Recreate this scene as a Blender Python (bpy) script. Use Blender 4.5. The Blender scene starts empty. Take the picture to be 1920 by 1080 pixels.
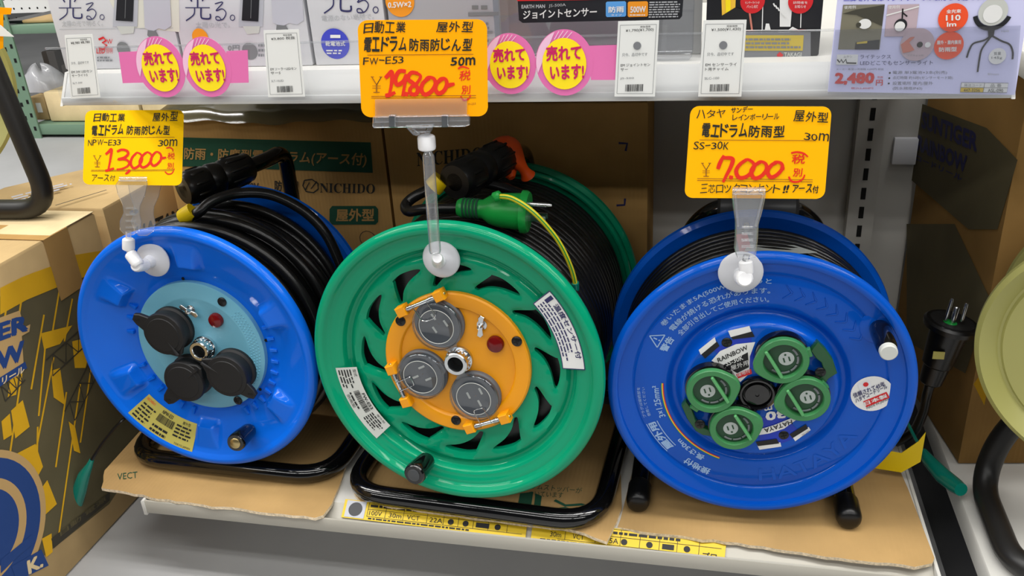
import bpy, bmesh, math, random
from mathutils import Vector, Matrix, geometry
random.seed(7)
SC = bpy.context.scene
COL = SC.collection
V = Vector
def lin(c):
    c /= 255.0
    return c/12.92 if c <= .04045 else ((c+.055)/1.055)**2.4
def rgb(r, g, b): return (lin(r), lin(g), lin(b), 1.0)

# ---------------- camera ----------------
CAM = V((.20804, -.74504, .78430)); YAW, PITCH, ROLL, FPX = -.236116, .436124, -.063242, 1650.765
_f = V((math.sin(YAW)*math.cos(PITCH), math.cos(YAW)*math.cos(PITCH), -math.sin(PITCH)))
_r = V((math.cos(YAW), -math.sin(YAW), 0)); _u = _r.cross(_f)
_r, _u = math.cos(ROLL)*_r+math.sin(ROLL)*_u, -math.sin(ROLL)*_r+math.cos(ROLL)*_u
cd = bpy.data.cameras.new('camera'); cam = bpy.data.objects.new('camera', cd); COL.objects.link(cam)
cam.matrix_world = Matrix(((_r.x, _u.x, -_f.x, CAM.x), (_r.y, _u.y, -_f.y, CAM.y), (_r.z, _u.z, -_f.z, CAM.z), (0, 0, 0, 1)))
cd.sensor_width = 36; cd.lens = 36*FPX/1920; cd.clip_start = .02
SC.camera = cam
SC.view_settings.view_transform = 'Standard'; SC.view_settings.look = 'None'
SC.view_settings.gamma = 1; SC.view_settings.use_curve_mapping = False
SC.view_settings.exposure = 0.06
# ---------------- world and the shop's fluorescent tubes ----------------
W = bpy.data.worlds.new('world'); SC.world = W; W.use_nodes = True
W.node_tree.nodes['Background'].inputs[0].default_value = (.80, .88, 1.0, 1); W.node_tree.nodes['Background'].inputs[1].default_value = .05
def tube_light(x, y, z, lx, ly, power):
    l = bpy.data.lights.new('ceiling_tube', 'AREA'); l.shape = 'RECTANGLE'; l.size = lx; l.size_y = ly; l.energy = power
    l.color = (1.0, .985, .955)
    o = bpy.data.objects.new('ceiling_tube', l); o.location = (x, y, z); COL.objects.link(o)
for y, pw in ((-.30, 24), (-1.35, 11), (-3.25, 19)):
    for x in (-2.6, 0, 2.6):
        for dy in (-.11, .11): tube_light(x, y+dy, 2.75, 2.35, .13, pw)
for x in (-3.6, -1.9):
    for dy in (-.06, .06): tube_light(x, 1.2+dy, 2.75, 1.3, .05, 16)

# ---------------- helpers ----------------
def ray(px, py): return (px-960)/FPX*_r-(py-540)/FPX*_u+_f
def at(px, py, ax, v):
    d = ray(px, py); return CAM+d*((v-CAM[ax])/d[ax])
def mat(name, col, rough=.5, metal=0, spec=.5, trans=0, ior=1.45, noise=0, nscale=40, bump=0, bscale=200, alpha=1, coat=0, emis=0):
    m = bpy.data.materials.new(name); m.use_nodes = True
    nt = m.node_tree; b = nt.nodes['Principled BSDF']; I = b.inputs
    c = rgb(*col); I['Base Color'].default_value = c; I['Roughness'].default_value = rough; I['Metallic'].default_value = metal
    I['Specular IOR Level'].default_value = spec; I['IOR'].default_value = ior; I['Transmission Weight'].default_value = trans
    I['Alpha'].default_value = alpha; I['Coat Weight'].default_value = coat; I['Coat Roughness'].default_value = .05
    tc = None
    if noise or bump:
        tc = nt.nodes.new('ShaderNodeTexCoord')
    if noise:
        n = nt.nodes.new('ShaderNodeTexNoise'); n.inputs['Scale'].default_value = nscale; n.inputs['Detail'].default_value = 5
        nt.links.new(tc.outputs['Object'], n.inputs['Vector'])
        r = nt.nodes.new('ShaderNodeValToRGB'); r.color_ramp.elements[0].position = .3; r.color_ramp.elements[1].position = .7
        r.color_ramp.elements[0].color = tuple(x*(1-noise) for x in c[:3])+(1,); r.color_ramp.elements[1].color = tuple(min(1, x*(1+noise)) for x in c[:3])+(1,)
        nt.links.new(n.outputs['Fac'], r.inputs['Fac']); nt.links.new(r.outputs['Color'], I['Base Color'])
    if bump:
        n = nt.nodes.new('ShaderNodeTexNoise'); n.inputs['Scale'].default_value = bscale; n.inputs['Detail'].default_value = 3
        nt.links.new(tc.outputs['Object'], n.inputs['Vector'])
        bp = nt.nodes.new('ShaderNodeBump'); bp.inputs['Strength'].default_value = bump; bp.inputs['Distance'].default_value = .002
        nt.links.new(n.outputs['Fac'], bp.inputs['Height']); nt.links.new(bp.outputs['Normal'], I['Normal'])
    return m
def clear_sheet(name, tint, k=.12):
    m = bpy.data.materials.new(name); m.use_nodes = True; nt = m.node_tree; nt.nodes.remove(nt.nodes['Principled BSDF'])
    t = nt.nodes.new('ShaderNodeBsdfTransparent'); t.inputs[0].default_value = tint
    g = nt.nodes.new('ShaderNodeBsdfGlossy'); g.inputs['Roughness'].default_value = .06
    x = nt.nodes.new('ShaderNodeMixShader'); x.inputs[0].default_value = k
    nt.links.new(t.outputs[0], x.inputs[1]); nt.links.new(g.outputs[0], x.inputs[2]); nt.links.new(x.outputs[0], nt.nodes['Material Output'].inputs[0])
    return m
def cardboard(name, col):
    m = mat(name, col, .85, noise=.16, nscale=9, spec=.2); nt = m.node_tree
    tc = nt.nodes.new('ShaderNodeTexCoord'); w = nt.nodes.new('ShaderNodeTexWave'); w.inputs['Scale'].default_value = 60; w.inputs['Distortion'].default_value = .4
    nt.links.new(tc.outputs['Object'], w.inputs['Vector'])
    b = nt.nodes.new('ShaderNodeBump'); b.inputs['Strength'].default_value = .12; b.inputs['Distance'].default_value = .001
    nt.links.new(w.outputs['Fac'], b.inputs['Height']); nt.links.new(b.outputs['Normal'], nt.nodes['Principled BSDF'].inputs['Normal'])
    return m
M = {}
def K(name, *a, **k): M[name] = mat(name, *a, **k)
K('blue', (6, 100, 216), .38, spec=.1, bump=.02, bscale=500, coat=.45); K('pale_blue', (106, 168, 190), .32, bump=.05, bscale=600)
K('deep_blue', (0, 80, 184), .4, spec=.1, bump=.02, bscale=420, coat=.4); K('green', (0, 142, 102), .38, spec=.1, bump=.02, bscale=450, coat=.45)
K('orange', (228, 150, 8), .34, bump=.05, bscale=500); K('black', (14, 14, 15), .32); K('gloss_black', (9, 9, 10), .12, coat=.5)
K('cable_black', (17, 17, 18), .28, bump=.05, bscale=300); K('rubber', (20, 20, 21), .55); K('slot', (4, 4, 4), .8)
K('dark_grey', (62, 64, 66), .35); K('socket_grey', (88, 92, 98), .4); K('steel', (205, 208, 210), .22, 1); K('chrome', (225, 228, 230), .12, 1); K('zinc', (190, 170, 120), .3, 1)
K('red_lens', (110, 12, 14), .15, trans=.2); K('pack_light', (190, 190, 188), .5); K('white', (238, 238, 238), .45); K('cup_milky', (204, 205, 210), .3, spec=.6); K('grip_grey', (66, 67, 69), .35); K('milky', (236, 236, 238), .28, spec=.6); K('paper', (228, 229, 226), .7)
K('shelf_white', (204, 202, 196), .42); K('rail_white', (204, 204, 201), .42); K('panel_grey', (188, 186, 180), .55, noise=.05, nscale=5)
K('card_orange', (255, 170, 0), .8, spec=.15); K('card_yellow', (255, 200, 2), .8, spec=.15); K('card_amber', (255, 184, 2), .8, spec=.15); K('rail_grey', (172, 168, 157), .42); K('ink', (26, 30, 26), .6); K('ink_red', (226, 40, 12), .55); K('ink_line', (150, 95, 10), .6)
K('pink', (224, 112, 172), .5); K('pale_pink', (236, 190, 216), .5); K('magenta', (200, 28, 96), .5); K('yellow', (252, 224, 20), .5)
K('tag_yellow', (214, 182, 24), .5); K('ink_black', (22, 22, 24), .6); K('ink_grey', (120, 122, 126), .6); K('ink_pale', (176, 178, 182), .6); K('ink_navy', (44, 44, 92), .6)
K('label_silver', (196, 198, 192), .4); K('label_gold', (178, 168, 84), .4); K('label_white', (226, 226, 224), .5); K('blue_print', (12, 50, 176), .35); K('print_pale', (150, 182, 222), .5)
K('red_print', (205, 32, 38), .5); K('blue_dot', (62, 70, 190), .5); K('orange_dot', (238, 150, 30), .5); K('lav', (206, 206, 240), .5); K('red_orange', (238, 80, 36), .5)
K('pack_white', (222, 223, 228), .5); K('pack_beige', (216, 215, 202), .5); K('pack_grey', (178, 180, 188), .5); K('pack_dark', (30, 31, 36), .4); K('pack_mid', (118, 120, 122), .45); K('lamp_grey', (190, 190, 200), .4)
K('gold', (200, 176, 60), .4); K('photo_dark', (64, 62, 52), .5); K('photo_olive', (120, 116, 98), .5); K('skin_print', (196, 120, 104), .6); K('mauve_print', (186, 166, 174), .6); K('sky_badge', (90, 160, 225), .5); K('warm_print', (240, 190, 60), .5)
K('earth_green', (24, 150, 62), .35, bump=.05, bscale=500); K('wire_yellow', (216, 200, 40), .4); K('bright_yellow', (240, 206, 10), .4); K('orange_red', (240, 86, 18), .4, bump=.04); K('red_tape', (200, 40, 50), .5)
K('cover_green', (56, 124, 72), .35); K('cover_clear', (30, 78, 44), .25); K('cover_dark', (26, 66, 40), .4); K('cover_edge', (86, 158, 98), .35); K('teal', (8, 120, 104), .2, coat=.4)
K('box_yellow', (222, 170, 20), .75, noise=.08, nscale=14); K('box_olive', (92, 84, 58), .8, noise=.14, nscale=12); K('box_blue', (32, 66, 128), .75); K('box_tan', (196, 160, 104), .8); K('box_dark', (58, 54, 44), .8); K('box_green', (22, 74, 52), .8); K('box_print', (44, 44, 40), .8)
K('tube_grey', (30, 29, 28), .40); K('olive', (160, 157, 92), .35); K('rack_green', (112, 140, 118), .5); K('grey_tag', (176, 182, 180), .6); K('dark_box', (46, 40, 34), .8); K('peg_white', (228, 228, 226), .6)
M['card_a'] = cardboard('card_a', (188, 160, 114)); M['card_b'] = cardboard('card_b', (176, 138, 82)); M['card_c'] = cardboard('card_c', (222, 200, 156)); M['card_d'] = cardboard('card_d', (128, 98, 58)); M['card_e'] = cardboard('card_e', (146, 112, 62)); M['card_s'] = cardboard('card_s', (174, 141, 92)); M['card_edge'] = mat('card_edge', (226, 208, 178), .9, noise=.3, nscale=300)
M['glass'] = mat('glass', (250, 250, 252), .04, trans=1, ior=1.45); M['lid_clear'] = clear_sheet('lid_clear', (.80, .82, .84, 1), .10); M['fence_clear'] = clear_sheet('fence_clear', (.90, .91, .93, 1), .10)
M['film'] = mat('film', (104, 100, 74), .14, trans=.55, bump=.6, bscale=14); M['blister'] = clear_sheet('blister', (.90, .91, .93, 1), .14)
def clear_plastic(name):
    m = clear_sheet(name, (.95, .96, .97, 1), .10); nt = m.node_tree; L = nt.links.new
    lw = nt.nodes.new('ShaderNodeLayerWeight'); lw.inputs[0].default_value = .45
    ma = nt.nodes.new('ShaderNodeMath'); ma.operation = 'MULTIPLY_ADD'; ma.inputs[1].default_value = .95; ma.inputs[2].default_value = .04
    L(lw.outputs['Facing'], ma.inputs[0]); x1 = [n for n in nt.nodes if n.type == 'MIX_SHADER'][0]; L(ma.outputs[0], x1.inputs[0])
    d = nt.nodes.new('ShaderNodeBsdfDiffuse'); d.inputs[0].default_value = (.92, .93, .96, 1); x = nt.nodes.new('ShaderNodeMixShader'); x.inputs[0].default_value = .07
    o = nt.nodes['Material Output']; L(x1.outputs[0], x.inputs[1]); L(d.outputs[0], x.inputs[2]); L(x.outputs[0], o.inputs[0]); return m
M['glass'] = clear_plastic('glass')
M['bag'] = mat('bag', (225, 225, 230), .2, trans=.3, bump=.9, bscale=30)
def floor_mat():
    m = mat('concrete', (168, 168, 168), .55, noise=.10, nscale=3, bump=.06, bscale=60); return m
M['concrete'] = floor_mat()

_tc = {}
def text_geo(s, bold=0):
    k = (s, bold)
    if k not in _tc:
        c = bpy.data.curves.new('t', 'FONT'); c.body = s; c.size = 1; c.resolution_u = 2
        o = bpy.data.objects.new('t', c); COL.objects.link(o)
        dg = bpy.context.evaluated_depsgraph_get(); me = bpy.data.meshes.new_from_object(o.evaluated_get(dg))
        vs = [(v.co.x, v.co.y) for v in me.vertices]; fs = [tuple(p.vertices) for p in me.polygons]
        bpy.data.objects.remove(o); bpy.data.curves.remove(c); bpy.data.meshes.remove(me)
        VS, FS = [], []
        for i, (dx, dy) in enumerate(((0, 0), (1, .6), (-1, -.6), (.6, -1), (-.6, 1)) if bold else ((0, 0),)):
            n = len(VS); VS += [(x+dx*bold, y+dy*bold, i*1.5e-5) for x, y in vs]; FS += [tuple(q+n for q in f) for f in fs]
        _tc[k] = (VS, FS)
    return _tc[k]

class Plane:
    """a flat face standing in the place: origin o, axes U, V, outward normal N"""
    def __init__(s, o, U, Vv):
        s.o = V(o); s.U = V(U).normalized(); s.N = s.U.cross(V(Vv)).normalized(); s.V = s.N.cross(s.U)
        s.m = Matrix(((s.U.x, s.V.x, s.N.x, s.o.x), (s.U.y, s.V.y, s.N.y, s.o.y), (s.U.z, s.V.z, s.N.z, s.o.z), (0, 0, 0, 1)))
    def px(s, x, y, w=0):
        d = ray(x, y); o = s.o+s.N*w; t = (o-CAM).dot(s.N)/d.dot(s.N); p = CAM+d*t-o
        return V((p.dot(s.U), p.dot(s.V)))
    def pp(s, pts, w=0): return [s.px(x, y, w) for x, y in pts]

class MB:
    def __init__(s, xf=None): s.v = []; s.f = []; s.mi = []; s.ms = []; s.xf = xf or Matrix()
    def _m(s, m):
        m = M[m] if isinstance(m, str) else m
        if m not in s.ms: s.ms.append(m)
        return s.ms.index(m)
    def add(s, vs, fs, m):
        n = len(s.v); i = s._m(m); xf = s.xf
        s.v += [tuple(xf @ V(p)) for p in vs]; s.f += [tuple(k+n for k in f) for f in fs]; s.mi += [i]*len(fs); return s
    def step(s): s.k = (getattr(s, 'k', 0)+1) % 24; return s.k*1.1e-5     # keeps layers of ink from lying in one plane
    def poly(s, pts, w, m):
        w += s.step()
        return s.add([(p[0], p[1], w) for p in pts], [tuple(range(len(pts)))], m)
    def prism(s, pts, w0, w1, m, ch=0):
        n = len(pts); P = [V((p[0], p[1])) for p in pts]
        ar = sum(P[i].x*P[(i+1) % n].y-P[(i+1) % n].x*P[i].y for i in range(n))
        if ar < 0: P.reverse()
        if w1 < w0: w0, w1 = w1, w0
        rings = []
        if ch:
            c = sum(P, V((0, 0)))/n; Q = []
            for i in range(n):
                a = (P[i]-P[i-1]); b = (P[(i+1) % n]-P[i])
                na = V((-a.y, a.x)).normalized() if a.length > 1e-9 else V((0, 0)); nb = V((-b.y, b.x)).normalized() if b.length > 1e-9 else V((0, 0))
                d = na+nb; d = d.normalized() if d.length > 1e-6 else na
                Q.append(P[i]+d*ch)
            rings = [(Q, w0), (P, w0+ch), (P, w1-ch), (Q, w1)]
        else: rings = [(P, w0), (P, w1)]
        vs = [(p.x, p.y, w) for R, w in rings for p in R]; fs = [tuple(range(n-1, -1, -1)), tuple(range((len(rings)-1)*n, len(rings)*n))]
        for k in range(len(rings)-1):
            for i in range(n):
                j = (i+1) % n; fs.append((k*n+i, k*n+j, (k+1)*n+j, (k+1)*n+i))
        return s.add(vs, fs, m)
    def box(s, a, b, m, ch=0):
        return s.prism([(a[0], a[1]), (b[0], a[1]), (b[0], b[1]), (a[0], b[1])], a[2], b[2], m, ch)
    def ribbon(s, pts, wd, w, m):
        w += s.step(); P = [V((p[0], p[1])) for p in pts]; n = len(P); vs = []; ws = wd if isinstance(wd, (list, tuple)) else [wd]*n
        for i in range(n):
            t = P[min(i+1, n-1)]-P[max(i-1, 0)]; t = t.normalized() if t.length > 1e-9 else V((1, 0)); q = V((-t.y, t.x))*ws[i]/2
            a, b = P[i]+q, P[i]-q; vs += [(a.x, a.y, w+i*2e-6), (b.x, b.y, w+i*2e-6)]
        return s.add(vs, [(2*i+1, 2*i+3, 2*i+2, 2*i) for i in range(n-1)], m)
    def lathe(s, prof, m, seg=48, c=(0, 0), fn=None, cap0=False, cap1=False):
        vs = []; n = len(prof)
        for k in range(seg):
            a = 2*math.pi*k/seg; ca, sa = math.cos(a), math.sin(a)
            for r, w in prof: vs.append((c[0]+r*ca, c[1]+r*sa, w+(fn(r, a) if fn else 0)))
        fs = []
        for k in range(seg):
            j = (k+1) % seg
            for i in range(n-1): fs.append((k*n+i, j*n+i, j*n+i+1, k*n+i+1))
        if cap0: fs.append(tuple(k*n for k in range(seg)))
        if cap1: fs.append(tuple(k*n+n-1 for k in range(seg-1, -1, -1)))
        return s.add(vs, fs, m)
    def disc(s, r, w0, w1, m, c=(0, 0), seg=32, ch=.0006):
        return s.lathe([(r-ch, w0), (r, w0+ch), (r, w1-ch), (r-ch, w1)], m, seg, c, cap0=True, cap1=True)
    def tube(s, path, rad, m, seg=12, closed=False, caps=True):
        P = [V(p) for p in path]; n = len(P); R = rad if isinstance(rad, (list, tuple)) else [rad]*n
        vs = []; up = None
        for i in range(n):
            if closed: t = P[(i+1) % n]-P[i-1]
            else: t = P[min(i+1, n-1)]-P[max(i-1, 0)]
            t = t.normalized() if t.length > 1e-9 else V((0, 0, 1))
            if up is None: up = V((0, 0, 1)) if abs(t.z) < .9 else V((1, 0, 0))
            a = up-t*up.dot(t); a = a.normalized() if a.length > 1e-6 else t.orthogonal().normalized(); up = a; b = t.cross(a)
            for k in range(seg):
                h = 2*math.pi*k/seg; vs.append(P[i]+(a*math.cos(h)+b*math.sin(h))*R[i])
        fs = []
        for i in range(n if closed else n-1):
            j = (i+1) % n
            for k in range(seg):
                l = (k+1) % seg; fs.append((i*seg+k, i*seg+l, j*seg+l, j*seg+k))
        if caps and not closed: fs += [tuple(range(seg-1, -1, -1)), tuple((n-1)*seg+k for k in range(seg))]
        return s.add(vs, fs, m)
    def text(s, t, o, x1, y1, w, m, bold=0, fitw=True):
        """flat lettering: baseline from o to x1, capital height up to y1 (2-D points of the face)"""
        vs, fs = text_geo(t, bold); xa = min(v[0] for v in vs); xb = max(v[0] for v in vs)
        ya = min(v[1] for v in vs); yb = max(v[1] for v in vs); o = V(o[:2]); X = (V(x1[:2])-o)/(xb-xa); Y = (V(y1[:2])-o)/(yb-ya)
        w = w+s.step(); return s.add([tuple(o+X*(a-xa)+Y*(b-ya))+(w+z,) for a, b, z in vs], fs, m)
    def build(s, name, parent=None, sharp=38, mods=None):
        me = bpy.data.meshes.new(name); me.from_pydata(s.v, [], s.f)
        for m in s.ms: me.materials.append(m)
        me.polygons.foreach_set('material_index', s.mi); me.polygons.foreach_set('use_smooth', [True]*len(s.f))
        me.update(); me.set_sharp_from_angle(angle=math.radians(sharp))
        o = bpy.data.objects.new(name, me); COL.objects.link(o)
        if parent: o.parent = parent
        return o
def tag(o, label, cat, group=None, kind=None):
    if label: o['label'] = label
    if cat: o['category'] = cat
    if group: o['group'] = group
    if kind: o['kind'] = kind
    return o
def empty(name, loc, label, cat, rz=0, group=None):
    o = bpy.data.objects.new(name, None); COL.objects.link(o); o.location = loc; o.rotation_euler = (0, 0, rz); o.empty_display_size = .05
    return tag(o, label, cat, group)
def inv(o):
    return (Matrix.Translation(o.location) @ o.rotation_euler.to_matrix().to_4x4()).inverted()
def struct(o): o['kind'] = 'structure'; return o
def smooth_path(pts, n=6, closed=False):
    P = [V(p) for p in pts]; out = []; N = len(P)
    for i in range(N if closed else N-1):
        if closed: p0, p1, p2, p3 = P[i-1], P[i], P[(i+1) % N], P[(i+2) % N]
        else: p0, p1, p2, p3 = P[max(i-1, 0)], P[i], P[i+1], P[min(i+2, N-1)]
        for k in range(n):
            t = k/n; out.append(.5*((2*p1)+(p2-p0)*t+(2*p0-5*p1+4*p2-p3)*t*t+(3*p1-p0-3*p2+p3)*t**3))
    if not closed: out.append(P[-1])
    return out
def fillet(pts, rad, n=8, closed=False):
    P = [V(p) for p in pts]; out = []; N = len(P)
    for i in range(N):
        if not closed and i in (0, N-1): out.append(P[i]); continue
        a, b, c = P[i-1], P[i], P[(i+1) % N]; d1, d2 = (a-b).normalized(), (c-b).normalized(); r = min(rad, (a-b).length*.49, (c-b).length*.49)
        for k in range(n+1):
            t = k/n; p, q = b+d1*r, b+d2*r; out.append((1-t)**2*p+2*t*(1-t)*b+t*t*q)
    return out
def rrect(a, b, r, n=6):
    x0, y0, x1, y1 = a[0], a[1], b[0], b[1]; out = []
    for cx, cy, s0 in ((x1-r, y1-r, 0), (x0+r, y1-r, 90), (x0+r, y0+r, 180), (x1-r, y0+r, 270)):
        for k in range(n+1):
            h = math.radians(s0+90*k/n); out.append((cx+r*math.cos(h), cy+r*math.sin(h)))
    return out
def circ(c, r, n=28, ry=None): return [(c[0]+r*math.cos(2*math.pi*k/n), c[1]+(ry or r)*math.sin(2*math.pi*k/n)) for k in range(n)]
def pol(r, deg): return (r*math.cos(math.radians(deg)), r*math.sin(math.radians(deg)))
def sector(r0, r1, a0, a1, n=8, c=(0, 0)):
    o = [pol(r1, a0+(a1-a0)*k/n) for k in range(n+1)]+[pol(r0, a1+(a0-a1)*k/n) for k in range(n+1)]
    return [(p[0]+c[0], p[1]+c[1]) for p in o]
def fine_print(mb, pl, quad, rows, m, w, ragged=.3, th=.5, words=5):
    """lines of illegibly small print as short dashes inside a quad (TL,TR,BR,BL, plane coordinates)"""
    TL, TR, BR, BL = [V(q) for q in quad]
    for i in range(rows):
        v0 = (i+.5*(1-th))/rows; v1 = v0+th/rows; x = 0
        end = 1-ragged*random.random()
        while x < end:
            l = min(random.uniform(.4, 1.4)/words, end-x); g = .22/words
            pt = lambda a, b: (TL.lerp(TR, a)).lerp(BL.lerp(BR, a), b)
            mb.poly([pt(x, v1), pt(x+l, v1), pt(x+l, v0), pt(x, v0)], w, m); x += l+g
def barcode(mb, quad, w, m, n=26):
    TL, TR, BR, BL = [V(q) for q in quad]; x = 0
    while x < .97:
        l = random.choice((.012, .02, .035)); a, b = x, min(1, x+l)
        mb.poly([BL.lerp(BR, a), BL.lerp(BR, b), TL.lerp(TR, b), TL.lerp(TR, a)], w, m); x += l+random.choice((.012, .02, .03))
# ---------------- setting: floor, shelving ----------------
SH = .120      # top of the bottom shelf
CB = .1245     # top of the cardboard lying on it
mb = MB(); mb.box((-7, -4, -.05), (5, 7, 0), 'concrete'); struct(mb.build('floor'))

def shelf(zt, y0, y1, th, lip_y, lip_z0, lip_z1, rm, name, label):
    mb = MB(); mb.box((-.45, y0, zt-th), (.45, y1, zt), 'shelf_white', .001)
    root = tag(mb.build(name), label, 'shelf')
    r = MB()
    r.add([(-.45, y0, zt), (.45, y0, zt), (.45, lip_y+.003, lip_z0+.004), (-.45, lip_y+.003, lip_z0+.004), (-.45, y0, zt-.006), (.45, y0, zt-.006), (.45, lip_y+.003, lip_z0), (-.45, lip_y+.003, lip_z0)],
          [(0, 1, 2, 3), (7, 6, 5, 4), (0, 3, 7, 4), (1, 5, 6, 2), (3, 2, 6, 7), (0, 4, 5, 1)], rm)
    r.box((-.45, lip_y, lip_z0), (.45, lip_y+.003, lip_z1), rm, .0008)
    r.build('price_rail', root)
    return root
low = shelf(SH, .030, .46, .028, 0, .101, .1195, 'rail_grey', 'bottom_shelf', 'off-white metal bottom shelf under the three cable reels and their cardboard')
e = MB(); e.box((.4502, -.001, .098), (.4545, .44, .1200), 'shelf_white', .001); e.build('end_plate', low)
e = MB(); e.box((-.4545, -.001, .098), (-.4502, .44, .1200), 'shelf_white', .001); e.build('end_plate', low)
up = shelf(.624, .066, .46, .024, .047, .5955, .6035, 'rail_white', 'upper_shelf', 'white metal upper shelf carrying the boxed lights and price tags')
for sx in (-1, 1):
    e = MB(); xf = Matrix(((0, 0, 1, 0), (1, 0, 0, 0), (0, 1, 0, 0), (0, 0, 0, 1)))
    e.xf = xf; x0 = .4502 if sx > 0 else -.4535
    e.prism([(.046, .595), (.46, .57), (.46, .626), (.066, .626)], x0, x0+.0033, 'shelf_white', .0006); e.build('end_bracket', up)
# clear price fence clipped on the upper shelf
fe = MB(); fe.add([(-.45, .0455, .5985), (.45, .0455, .5985), (.45, .0435, .654), (-.45, .0435, .654)], [(0, 1, 2, 3)], 'fence_clear')
fe = fe.build('price_fence'); tag(fe, 'long clear plastic strip standing along the front of the upper shelf', 'price strip holder')
ed = MB(); ed.box((-.45, .0430, .6535), (.45, .0446, .6552), 'glass'); ed.build('top_edge', fe)
# gondola back and kick plate
mb = MB(); mb.box((-.52, .462, .0), (.478, .47, 1.5), 'panel_grey'); struct(mb.build('wall_back'))
mb = MB(); mb.box((.470, .4702, .0), (.478, 1.15, 1.5), 'panel_grey'); struct(mb.build('unseen_light_blocker'))  # added out of view to keep light off the right carton's side
mb = MB(); mb.box((.4702, 1.1502, .0), (1.6, 1.158, 1.5), 'panel_grey'); struct(mb.build('wall_rear'))
mb = MB(); mb.box((-.40, .16, 0), (.43, .18, SH-.029), 'panel_grey'); tag(mb.build('kick_plate'), 'recessed grey base plate in the dark under the bottom shelf', 'shelf base')
def upright(x):
    mb = MB(); mb.box((x-.017, .440, .0), (x+.017, .4618, 1.5), 'panel_grey', .002)
    o = tag(mb.build('shelf_upright'), 'grey slotted steel upright behind the blue reel with green covers' if x > 0 else 'grey slotted steel upright hidden behind the left carton', 'upright')
    s = MB()
    for k in range(46): s.box((x-.003, .4388, .18+k*.0268), (x+.003, .4402, .196+k*.0268), 'slot')
    s.build('slots', o)
upright(.412)
mb = MB(); mb.box((.445, .452, .412), (.474, .4615, .447), 'pack_white', .001); tag(mb.build('lit_patch'), 'small pale square for a lit patch of the back panel right of the slotted upright', 'plate')  # pale block stands for a patch of back panel caught by light

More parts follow.
